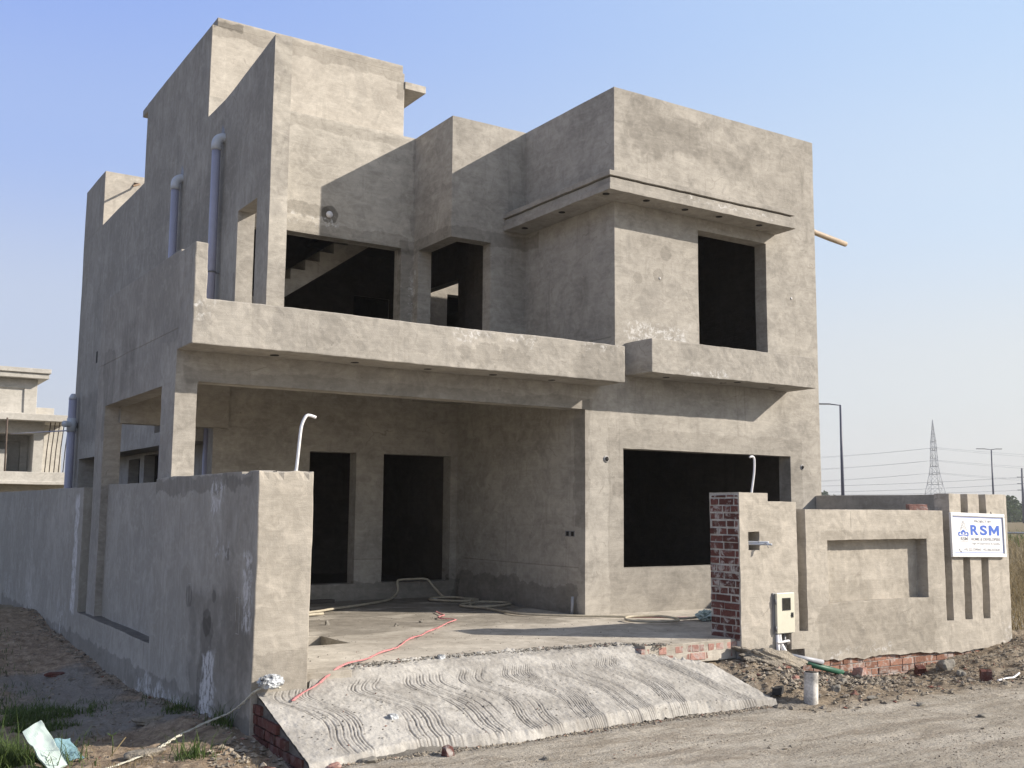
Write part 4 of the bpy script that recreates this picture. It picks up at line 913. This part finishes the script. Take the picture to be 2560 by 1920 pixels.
# ---- hose
hp = [(.52, 1.38, .03), (1.2, 1.42, .03), (2.47, 1.87, .03), (2.9, 2.15, .03), (3.66, 2.62, .03), (4.3, 3.15, .035), (4.58, 3.42, .12), (4.60, 3.47, .27), (4.66, 3.50, .305), (4.9, 3.5, .31), (5.14, 3.48, .30), (5.24, 3.42, .18), (5.30, 3.2, .04), (5.40, 2.95, .03),
      (5.56, 2.65, .03), (5.45, 2.4, .03), (5.15, 2.45, .03), (4.88, 2.85, .03), (5.1, 3.1, .035), (5.35, 2.8, .05), (5.3, 2.2, .03), (5.0, 2.0, .03), (4.79, 1.77, .03), (4.86, 1.50, .03), (5.16, 1.45, .03), (5.60, 1.67, .03), (5.62, 2.0, .03), (5.2, 2.0, .045), (4.85, 1.6, .03),
      (4.90, 1.30, .03), (4.87, .8, .03), (4.89, .29, .03), (5.25, -.16, .03), (5.69, -.50, .03), (6.0, -.72, .03), (6.25, -.80, .03), (6.42, -1.0, .03), (6.24, -1.38, .03), (5.9, -1.38, .03), (5.66, -1.08, .03), (5.85, -.84, .045), (6.25, -.95, .05), (6.42, -1.22, .03), (6.8, -1.2, .03)]
mb = MB(); mb.tube(spline(hp, 7), .0175, 8); tag(mb.build('hose', 'hose'), 'long cream water hose snaking from the doorway across the carport floor', 'hose')
mb = MB(); mb.tube(spline([(.52, 1.18, .03), (1.6, 1.35, .03), (2.55, 1.62, .03)], 5), .018, 8); tag(mb.build('hose', 'hose'), 'straight cream hose end lying just in front of the long hose', 'hose')
def twist(name, pts, r_, mat, label, cat, k=10, turns=26, strands=2, amp=.012):
    sp = spline(pts, k); mb = MB()
    for s_ in range(strands):
        q = []
        for i, p in enumerate(sp):
            a = 2 * math.pi * (i / len(sp) * turns + s_ / strands); w_ = mnoise.noise(Vector((i * .37, s_ * 5, 0))) * amp
            q.append(p + Vector((math.cos(a) * amp + w_, math.sin(a) * amp * .8 - w_, abs(math.sin(a)) * amp * .6)))
        mb.tube(q, r_, 6)
    return tag(mb.build(name, mat), label, cat)
def rz_(x, y):     # surface under the ropes
    if y > -2.99: return .02
    return float(np.interp(y, [-4.3, -3.04, -2.85, -2.6], [-.468, -.10, -.02, 0])) + .016
twist('rope', [(x, y, rz_(x, y)) for x, y in ((.20, -3.30), (.34, -3.18), (.52, -3.06), (.86, -2.82), (1.24, -2.54), (1.55, -2.2), (1.85, -1.95), (2.2, -1.5), (2.42, -1.25), (2.58, -1.13), (2.82, -.85), (3.11, -.56), (3.45, -.18), (3.76, .145), (3.68, .36), (3.75, .56), (3.90, .70), (3.98, .95), (4.06, 1.2))],
      .006, 'red', 'knotted pink-red rope trailing from the gate pier over the carport floor', 'rope', 12, 70, 3, .011)
twist('rope', [(.12, -3.22, -.06), (.02, -3.16, -.055), (-.06, -3.12, -.09), (-.12, -2.95, -.22), (-.16, -2.72, -.33), (-.30, -2.62, -.40), (-.55, -2.75, -.45), (-.75, -3.0, -.46), (-.90, -3.15, gz(-.9, -3.15) + .02), (-1.2, -3.3, gz(-1.2, -3.3) + .02), (-1.6, -3.5, gz(-1.6, -3.5) + .02)],
      .006, 'rope', 'thin off-white twin rope hanging over the ramp corner into the grass', 'rope', 8, 14, 2, .010)
mb = MB(); mb.tube(spline([(6.0, -.70, .02), (6.2, -.9, .03), (6.5, -1.15, .03), (6.9, -1.25, .03)], 5), .012, 6); tag(mb.build('rope', 'red'), 'short dark red cord lying under the coiled hose by the big window', 'rope')
# ---- litter
def crumple(name, loc, size, mat, label, cat, seed, sc=(1, 1, .7), amp=.6, rz=0, sub=4):
    bm = bmesh.new(); bmesh.ops.create_icosphere(bm, subdivisions=sub, radius=1)
    for v in bm.verts:
        d = v.co.copy(); n = 1 - abs(mnoise.noise(d * 2.2 + Vector((seed, 0, 0)))) * 2; n2 = 1 - abs(mnoise.noise(d * 5 + Vector((0, seed, 0)))) * 2
        v.co = Vector((d.x * sc[0], d.y * sc[1], d.z * sc[2])) * size * (1 + (n - .5) * amp + (n2 - .5) * amp * .35)
    me = bpy.data.meshes.new(name); bm.to_mesh(me); bm.free(); o = link(name, me, mat); o.location = loc; o.rotation_euler = (0, 0, rz)
    return tag(o, label, cat)
crumple('plastic_bag', (.06, -3.16, -.01), .075, 'foil', 'crumpled black and white plastic bag at the foot of the left gate pier', 'bag', 3, (1.4, .8, .75), .34)
crumple('plastic_bag', (6.80, -1.32, .06), .11, 'sack', 'crumpled pale bag beside the hose just left of the brick-edged pier', 'bag', 8, (1.3, .9, .6), .5)
stone(5.02, 2.95, .035, 'small white scrap beside the coiled hose in the carport', 31, 'white', z=0)
def sheet(name, corners, n, mat, label, cat, amp, seed, thick=.004):
    c = [Vector(p) for p in corners]; V_ = []; F_ = []
    for i in range(n + 1):
        for j in range(n + 1):
            u, w_ = i / n, j / n; p = c[0] * (1 - u) * (1 - w_) + c[1] * u * (1 - w_) + c[2] * u * w_ + c[3] * (1 - u) * w_
            V_.append(p + mnoise.noise_vector(p * 9 + Vector((seed, 0, 0))) * amp + mnoise.noise_vector(p * 24) * amp * .3)
    for i in range(n):
        for j in range(n): a = i * (n + 1) + j; F_.append((a, a + 1, a + n + 2, a + n + 1))
    me = bpy.data.meshes.new(name); me.from_pydata([tuple(v) for v in V_], [], F_); me.update(); o = link(name, me, mat)
    s_ = o.modifiers.new('solid', 'SOLIDIFY'); s_.thickness = thick
    return tag(o, label, cat)
zb = gz(-1.62, -3.0)
sheet('sack', [(-1.80, -2.78, zb + .26), (-1.66, -2.78, zb + .33), (-1.50, -3.02, zb + .02), (-1.62, -3.06, zb - .02)], 14, 'sack', 'pale mint green sack half hidden in the grass at the left', 'sack', .018, 2, .02)
sheet('cloth', [(-1.60, -2.78, zb + .17), (-1.44, -2.72, zb + .16), (-1.34, -2.86, zb + .02), (-1.52, -2.92, zb + .03)], 14, 'cloth', 'crumpled blue cloth lying beside the mint green sack', 'cloth', .035, 7, .012)
# ---- grass
def blades(name, x, y, h, mat, kind='stuff', w=.006, lean=.5, label=None, zf=None):
    n = len(x); z = ground(x, y) if zf is None else zf; a = rng.uniform(0, 6.28, n); le = rng.uniform(.1, lean, n) * h
    dx, dy = np.cos(a), np.sin(a); px, py = -dy * w, dx * w
    b0 = np.stack([x - px, y - py, z - .01], -1); b1 = np.stack([x + px, y + py, z - .01], -1)
    m0 = np.stack([x + dx * le * .35 - px * .7, y + dy * le * .35 - py * .7, z + h * .55], -1); m1 = np.stack([x + dx * le * .35 + px * .7, y + dy * le * .35 + py * .7, z + h * .55], -1)
    t = np.stack([x + dx * le * 1.2, y + dy * le * 1.2, z + h * rng.uniform(.75, 1, n)], -1)
    V_ = np.stack([b0, b1, m1, m0, t], 1).reshape(-1, 3); k = (np.arange(n) * 5)[:, None]
    F_ = [list(f) for f in (k + np.array([[0, 1, 2, 3]]))] + [list(f) for f in (k + np.array([[3, 2, 4]]))]
    me = bpy.data.meshes.new(name); me.from_pydata(V_.tolist(), [], F_); me.update(); o = link(name, me, mat)
    if kind: o['kind'] = kind
    return o
def blob(n, cx, cy, rx, ry, s=1., thr=-.1):
    x = cx + rng.normal(0, rx, n); y = cy + rng.normal(0, ry, n); k = (fbm(x * 3.5, y * 3.5, 70) > thr) & (x < -.09); return x[k], y[k]
G = [blob(5200, -1.35, -.5, .22, .6, thr=.02), blob(2600, -1.6, -1.4, .2, .35, thr=.0), blob(700, -.85, .1, .14, .3, thr=.05), blob(3600, -1.98, -2.62, .17, .17, thr=-.2), blob(500, -1.62, -2.86, .10, .07, thr=-.3), blob(420, -.22, -1.35, .07, .22, thr=.0), blob(260, -.26, -.8, .07, .2, thr=.05),
     blob(160, -.14, -2.55, .04, .12, thr=-.4), blob(160, -.66, -3.42, .10, .07, thr=-.3), blob(60, -1.1, -3.1, .12, .06), blob(900, -1.4, 2.0, .25, 1.2), blob(500, -1.2, 6.0, .3, 1.5)]
x = np.concatenate([a for a, b in G]); y = np.concatenate([b for a, b in G])
blades('grass', x, y, rng.gamma(2.2, .022, len(x)) * (1 + .9 * (y < -2.3)) + .012, 'grass', w=.0042, lean=1.3)
x, y = rp_(2400, -2.4, -.1, -3.9, -1.5); k = fbm(x * 3, y * 3, 71) > .08; x, y = x[k], y[k]
blades('dry_grass', x, y, rng.uniform(.02, .07, len(x)), 'drygrass', w=.003, lean=1.4)
# a lone weed
mb = MB(); zz = gz(-1.13, -2.86); mb.tube([(-1.13, -2.86, zz), (-1.13, -2.855, zz + .09), (-1.14, -2.85, zz + .16)], .004, 5)
for a, l in ((.5, .06), (2.3, .05), (4.0, .05), (5.2, .06)):
    p = Vector((-1.14, -2.85, zz + .15)); d = Vector((math.cos(a), math.sin(a), .5)) * l; s_ = Vector((-math.sin(a), math.cos(a), 0)) * .010; mb.add([p, p + d * .5 + s_, p + d, p + d * .5 - s_], [(0, 1, 2, 3)])
tag(mb.build('weed', 'grass'), 'single small weed standing up at the edge of the shade', 'plant')
mb = MB(); mb.tube([(-1.16, -2.93, zz + .01), (-1.02, -2.80, zz + .12)], .005, 5); tag(mb.build('twig', 'drygrass'), 'pale dry twig leaning beside the single weed', 'twig')
# dry field on the right
x = rng.uniform(11.3, 34, 60000); y = -2.6 + rng.uniform(0, 1, 60000) * 19; k = (fbm(x * .6, y * .6, 75) > -.25) & (y > -4 + .35 * (x - 11)) ; x, y = x[k], y[k]
blades('brush', x, y, rng.uniform(.12, .5, len(x)), 'drygrass', w=.007, lean=1.2, zf=np.full(len(x), -.52))
x = rng.uniform(10.9, 60, 26000); y = -3.0 + (rng.uniform(0, 1, 26000) ** 1.3) * 60; k = (fbm(x * .35, y * .35, 72) > -.18); x, y = x[k], y[k]
k = ~((x < 12.2) & (y < -1.2)); x, y = x[k], y[k]
dd = np.hypot(x + 3.2, y + 11.9)
blades('field_grass', x, y, rng.uniform(.25, .8, len(x)) * np.clip(dd / 25, .6, 1.6), 'drygrass', w=.012, lean=.9, zf=np.full(len(x), -.52))
x = rng.uniform(30, 75, 5000); y = rng.uniform(8, 45, 5000); k = fbm(x * .2, y * .2, 73) > .05; x, y = x[k], y[k]
blades('field_weeds', x, y, rng.uniform(.4, 1.1, len(x)), 'grass', w=.03, lean=.9, zf=np.full(len(x), -.52))
# ================================================================= BACKGROUND
# neighbour's unfinished house
nh = empty('neighbour_house', (0, 28, -.5), 'pale unfinished cement house behind the boundary wall at far left', 'house')
csg('wall', [('+', -6, 3.6, 26, 36, -.5, 4.45), ('+', -6, 2.46, 26, 33, 4.4, 5.62), ('+', 2.46, 3.122, 26.6, 33, 4.4, 4.75),
   ('-', -6.5, 2.063, 25.9, 26.05, 4.50, 5.297), ('-', -6.5, 2.43, 25.8, 27.2, 2.2, 3.80), ('+', -6.5, 1.72, 26.5, 27.2, 2.2, 3.3), ('-', -6.5, 2.2, 27.1, 27.4, 2.2, 3.6),
   ('-', 2.75, 3.7, 25.9, 27.6, 2.2, 4.24), ('-', -6.5, 3.0, 25.9, 27.6, -.3, 1.9)], 'neigh', nh, mx=1., a=.01, bevel=.015)
csg('roof_slab', [('+', -6, 2.79, 25.55, 25.998, 5.80, 5.95), ('+', -6, 2.74, 25.62, 33, 5.625, 5.81)], 'neigh', nh, mx=1., a=.01, bevel=.015)
csg('roof_band', [('+', -6, 3.55, 25.3, 25.998, 4.20, 4.42)], 'neigh', nh, mx=1., a=.01, bevel=.015)
csg('balcony', [('+', -6, 3.58, 25.1, 25.998, 2.12, 2.27), ('+', -6, 3.60, 25.05, 25.25, 2.14, 2.52), ('+', -6, 3.62, 25.0, 25.25, 2.12, 2.22)], 'neigh', nh, mx=1., a=.01, bevel=.015)
for i in range(6):
    xx = 2.82 + i * .125; yy = 26.0 - .10 * i
    mb = MB(); mb.tube([(xx, yy, 2.3), (xx + .04, yy - .02, 3.3), (xx + .10, yy - .1, 4.22)], .016, 5); mb.build('rebar', 'rebar', nh)
mb = MB(); mb.tube([(1.52, 25.2, 2.3), (1.50, 25.2, 4.25)], .03, 6); mb.build('post', 'rebar', nh)
mb = MB(); mb.tube([(1.60, 25.0, 3.72), (1.25, 12.72, 3.10)], .016, 6); tag(mb.build('cable', 'pipe'), 'thin purple cable running from the neighbouring house to the soil pipe', 'cable')
# trees: mass at the horizon
def leafmass(name, specs, mat, n_per, leaf):
    P_ = []
    for (cx, cy, cz, rx, ry, rz) in specs:
        n = int(n_per * rx * rz); d = rng.normal(0, 1, (n, 3)); d /= np.linalg.norm(d, axis=1)[:, None]; rr_ = rng.uniform(.55, 1.05, n) ** .6
        p = d * rr_[:, None]; bump = 1 + .35 * fbm(d[:, 0] * 2.2 + cx, d[:, 2] * 2.2 + d[:, 1], 80, 3)
        p = p * bump[:, None] * np.array([rx, ry, rz]) + np.array([cx, cy, cz]); P_.append(p[p[:, 2] > -.5])
    P_ = np.concatenate(P_); n = len(P_); s = rng.uniform(.5, 1.2, n)[:, None] * leaf
    a = rng.normal(0, 1, (n, 3)); a /= np.linalg.norm(a, axis=1)[:, None]; b = np.cross(a, rng.normal(0, 1, (n, 3))); b /= np.linalg.norm(b, axis=1)[:, None]
    V_ = np.stack([P_ - a * s, P_ + b * s * .6, P_ + a * s, P_ - b * s * .6], 1).reshape(-1, 3); F_ = (np.arange(n) * 4)[:, None] + np.arange(4)[None]
    me = bpy.data.meshes.new(name); me.from_pydata(V_.tolist(), [], F_.tolist()); me.update(); return link(name, me, mat)
sp = []
r = random.Random(4)
a0 = math.atan2(1, 0)
for i in range(70):
    t = i / 69; x = 120 + t * 200 + r.uniform(-8, 8); y = 205 - t * 200 + r.uniform(-10, 10)
    h = r.uniform(2.2, 3.6) * (1.45 if t > .5 else 1); sp.append((x, y, h * .55 - .5, r.uniform(3, 6), r.uniform(3, 6), h * .85))
wd = leafmass('woodland', sp, 'foliage', 85, .40); tag(wd, kind='stuff')
def tree(x, y, h, label, seed, group='trees rising above the far woodland'):
    rr = random.Random(seed); e = empty('tree', (x, y, -.5), label, 'tree', group)
    mb = MB(); mb.tube([(x, y, -.5), (x + .1, y, h * .3), (x - .1, y, h * .55)], [.25, .18, .10], 8)
    for k in range(5):
        a = rr.uniform(0, 6.28); mb.tube([(x, y, h * .28), (x + math.cos(a) * h * .22, y + math.sin(a) * h * .22, h * .62)], [.11, .04], 6)
    mb.build('trunk', 'bark', e)
    c = leafmass('crown', [(x + rr.uniform(-.25, .25) * h, y + rr.uniform(-.25, .25) * h, h * rr.uniform(.5, .85), h * .2, h * .2, h * .15) for _ in range(11)], 'foliage', 130, .30)
    c.parent = e; c.matrix_parent_inverse = Matrix.Translation(e.location).inverted()
tree(173.0, 139.0, 5.9, 'low rounded tree just right of the house edge on the skyline', 1)
tree(205.0, 116.5, 5.1, 'bushy tree on the skyline right of the slotted wall pier', 2)
tree(212.0, 108.0, 4.6, 'lower tree at the right edge behind the utility pole', 3)
# wire fence along the field
fe = empty('fence', (40, 16, -.5), 'low concrete post fence at the far side of the dry field', 'fence')
for i in range(16):
    x = 54 + i * 1.9; y = 36 - i * 1.2
    mb = MB(); mb.box(x - .1, x + .1, y - .1, y + .1, -.5, .16); mb.build('post', 'neigh', fe)
mb = MB()
for z in (.02,): mb.box(53.9, 54.1, 35.9, 36.1, -.5, .1); mb.tube([(54, 36, .1), (82.5, 18, .1)], .07, 5)
mb.build('rail', 'greypipe', fe)
# street lamps
def lamp(x, y, top, dirs, label):
    e = empty('street_lamp', (x, y, -.5), label, 'street lamp', 'street lamps beyond the plot')
    mb = MB(); mb.tube([(x, y, -.5), (x, y, top * .5), (x, y, top)], [.16, .12, .075], 10); mb.build('pole', 'lamp_pole', e)
    for dx, dy, L in dirs:
        mb = MB(); mb.tube([(x, y, top - .03), (x + dx * L * .45, y + dy * L * .45, top + .06)], .045, 8); mb.build('arm', 'lamp_pole', e)
        m4 = Matrix.Translation((x + dx * L * .72, y + dy * L * .72, top + .07)) @ Matrix.Rotation(math.atan2(dy, dx), 4, 'Z')
        mb = MB(); mb.box(-.30 * L, .28 * L, -.14, .14, -.05, .05, m4); mb.build('lamp_head', 'steel', e, bevel=.02)
lamp(65.3, 44.7, 10.04, [(-.84, .54, 1.9)], 'tall single-arm street lamp nearest the house')
lamp(126.7, 70.7, 9.82, [(-.84, .54, 2.0), (.84, -.54, 1.4)], 'double-arm street lamp farther off above the slotted wall')
# transmission tower
TX, TY = 456.0, 311.0; vd = Vector((.543, .840, 0)); rd = Vector((.840, -.543, 0))
tw_ = empty('transmission_tower', (TX, TY, -.5), 'tall grey lattice transmission tower on the horizon', 'pylon')
def tpt(u, v, z): p = Vector((TX, TY, 0)) + rd * u + vd * v; return Vector((p.x, p.y, z))
lev = [(-.5, 6.2), (6, 4.6), (10, 3.75), (15, 2.8), (20, 1.95), (24, 1.45), (28, 1.30), (32, 1.15), (36.1, 1.0), (39, .72), (42, .42), (47.2, .04)]
mb = MB()
for (z0, w0), (z1, w1) in zip(lev, lev[1:]):
    for su, sv in ((1, 1), (1, -1), (-1, 1), (-1, -1)): mb.tube([tpt(su * w0, sv * w0, z0), tpt(su * w1, sv * w1, z1)], .13, 5)
mb.build('leg_frame', 'lattice', tw_)
mb = MB()
for (z0, w0), (z1, w1) in zip(lev, lev[1:]):
    for s1, s2 in ((1, 1), (1, -1), (-1, 1), (-1, -1)):
        for f in range(2):
            a = (s1, s2); b = (-s1, s2) if f else (s1, -s2)
            mb.tube([tpt(a[0] * w0, a[1] * w0, z0), tpt(b[0] * w1, b[1] * w1, z1)], .07, 4)
            if z1 not in (47.2,): mb.tube([tpt(a[0] * w1, a[1] * w1, z1), tpt(b[0] * w1, b[1] * w1, z1)], .09 if z1 not in (24, 32, 36.1) else .17, 4)
mb.build('bracing', 'lattice', tw_)
for z in (33.3, 27.0, 20.8):
    mb = MB(); mb.tube([tpt(0, -5, z - .4), tpt(0, 0, z + .3), tpt(0, 5, z - .4)], .12, 4); mb.build('crossarm', 'lattice', tw_)
# utility pole
e = empty('utility_pole', (187.9, 103.8, -.5), 'slim utility pole with three crossarms at the right edge', 'pole')
mb = MB(); mb.tube([(187.7, 103.4, -.5), (187.7, 103.4, 9.9)], [.34, .16], 8); mb.build('pole', 'lamp_pole', e)
for z in (8.2, 6.95, 5.75):
    mb = MB(); mb.tube([Vector((187.7, 103.4, z)) - rd * 1.0, Vector((187.7, 103.4, z)) + rd * 1.0], .07, 5); mb.build('crossarm', 'lamp_pole', e)
def wire(p, q, sag, r_, label, grp):
    p = Vector(p); q = Vector(q); mb = MB(); mb.tube([p.lerp(q, t) - Vector((0, 0, sag * 4 * t * (1 - t))) for t in [i / 14 for i in range(15)]], r_, 4)
    tag(mb.build('power_line', 'lattice'), label, 'power line', grp)
gL, gR = 'power lines left of the lattice tower', 'power lines right of the lattice tower'
for k, (zl, zt_, zr, nm) in enumerate(((28.6, 33.1, 30.1, 'top'), (22.9, 26.9, 24.4, 'middle'), (17.25, 20.8, 18.4, 'lowest'))):
    for j, (dv, dz) in enumerate(((-3, .45), (3, -.35))):
        a = tpt(0, dv, zt_)
        wire((380, 364 + dv, zl - 2.6 + dz), a, .9, .05, '%s wire of the %s pair sagging left from the lattice tower' % (('upper', 'lower')[j], nm), gL)
        wire(a, (540, 255 + dv, zr - 3.0 + dz), .9, .05, '%s wire of the %s pair sagging right from the lattice tower' % (('upper', 'lower')[j], nm), gR)
P3 = Vector((187.7, 103.4, 0)); gl = 'low wires reaching the utility pole'
for zz, zl, nm in ((8.2, 5.9, 'highest'), (6.95, 4.8, 'middle'), (5.75, 4.6, 'bottom')):
    wire((140, 134.5, zl), P3 + Vector((0, 0, zz)), .5, .028, '%s of the faint low wires reaching the utility pole' % nm, gl)

# ================================================================= SKY, SUN, CAMERA
w = bpy.data.worlds.new('World'); scene.world = w; w.use_nodes = True; nt = w.node_tree
for n in list(nt.nodes): nt.nodes.remove(n)
SUN = Vector((1.70, -1.295, 1.158)).normalized(); EL = math.asin(SUN.z); AZ = math.atan2(SUN.x, SUN.y)
sky = nt.nodes.new('ShaderNodeTexSky'); sky.sky_type = 'NISHITA'; sky.sun_disc = False; sky.sun_elevation = EL; sky.sun_rotation = AZ
sky.air_density = 1.0; sky.dust_density = 3.0; sky.ozone_density = 2.0; sky.altitude = 0
# hazy winter sky: the Nishita sky is blended with the whitish haze gradient that the photograph shows
SS = .15; GAIN = 1 / (SS * 2 ** EXPO)
dirn = N(nt, 'ShaderNodeTexCoord', out=0)
sepd = N(nt, 'ShaderNodeSeparateXYZ', {0: dirn}).node
def cramp(stops):
    n = nt.nodes.new('ShaderNodeValToRGB'); cr = n.color_ramp; cr.interpolation = 'B_SPLINE' if False else 'EASE'
    while len(cr.elements) < len(stops): cr.elements.new(.5)
    for e_, (p_, c_) in zip(cr.elements, stops): e_.position = p_; e_.color = (*c_, 1)
    nt.links.new(sepd.outputs[2], n.inputs[0]); return n.outputs[0]
away = cramp([(0, (.66, .69, .76)), (.17, (.56, .63, .81)), (.32, (.385, .515, .89)), (.47, (.285, .425, .91)), (.68, (.30, .35, .48)), (1, (.30, .33, .42))])
tow = cramp([(0, (.75, .75, .745)), (.12, (.76, .79, .81)), (.27, (.64, .77, .93)), (.44, (.52, .70, .97)), (.68, (.32, .37, .48)), (1, (.30, .33, .42))])
dt = N(nt, 'ShaderNodeVectorMath', {0: dirn, 1: (SUN.x, SUN.y, 0)}, 1, operation='DOT_PRODUCT')
grad = mixc(nt, ramp(nt, dt, -.50, .38), away, tow)
grad = N(nt, 'ShaderNodeVectorMath', {0: grad, 1: (GAIN, GAIN, GAIN)}, operation='MULTIPLY')
skyc = mixc(nt, .88, sky.outputs[0], grad)
bg = nt.nodes.new('ShaderNodeBackground'); bg.inputs[1].default_value = SS; out = nt.nodes.new('ShaderNodeOutputWorld')
nt.links.new(skyc, bg.inputs[0]); nt.links.new(bg.outputs[0], out.inputs[0])
sl = bpy.data.lights.new('sun', 'SUN'); sl.energy = 4.3; sl.angle = R(.55); sl.color = (1, .915, .80)
so = bpy.data.objects.new('sun', sl); COL.objects.link(so); so.rotation_euler = SUN.to_track_quat('Z', 'Y').to_euler(); so.location = (20, -15, 30)
cam = bpy.data.cameras.new('camera'); co_ = bpy.data.objects.new('camera', cam); COL.objects.link(co_); scene.camera = co_
yaw, pitch, roll = 0.5753283565, 0.1183946589, 0.0078354274
f = Vector((math.sin(yaw) * math.cos(pitch), math.cos(yaw) * math.cos(pitch), math.sin(pitch))); rr_ = Vector((math.cos(yaw), -math.sin(yaw), 0)); u = rr_.cross(f)
r2 = rr_ * math.cos(roll) + u * math.sin(roll); u2 = -rr_ * math.sin(roll) + u * math.cos(roll)
m4 = Matrix((r2, u2, -f)).transposed().to_4x4(); m4.translation = Vector((-3.199894, -11.900545, 1.458848)); co_.matrix_world = m4
cam.sensor_width = 36; cam.lens = 36 * 2621.75 / 2560; cam.clip_end = 3000; cam.clip_start = .05
vs = scene.view_settings; vs.view_transform = 'Standard'; vs.look = 'None'; vs.gamma = 1; vs.exposure = EXPO; vs.use_curve_mapping = False
scene.display_settings.display_device = 'sRGB'
scene.cycles.max_bounces = 8; scene.cycles.diffuse_bounces = 5; scene.cycles.use_denoising = True

# the winter haze: one closed box of even, pale air round everything
if HAZE:
    hb = MB(); hb.box(-660, 660, -660, 660, -2.5, 52); hm, hnt = newmat('haze_air')
    hv = hnt.nodes.new('ShaderNodeVolumePrincipled'); hv.inputs['Density'].default_value = HAZE; hv.inputs['Color'].default_value = (.92, .93, .95, 1); hv.inputs['Anisotropy'].default_value = .2
    ho = hnt.nodes.new('ShaderNodeOutputMaterial'); hnt.links.new(hv.outputs[0], ho.inputs['Volume'])
    tag(hb.build('haze', hm), kind='stuff')
scene.cycles.diffuse_bounces = 2; scene.cycles.volume_bounces = 0
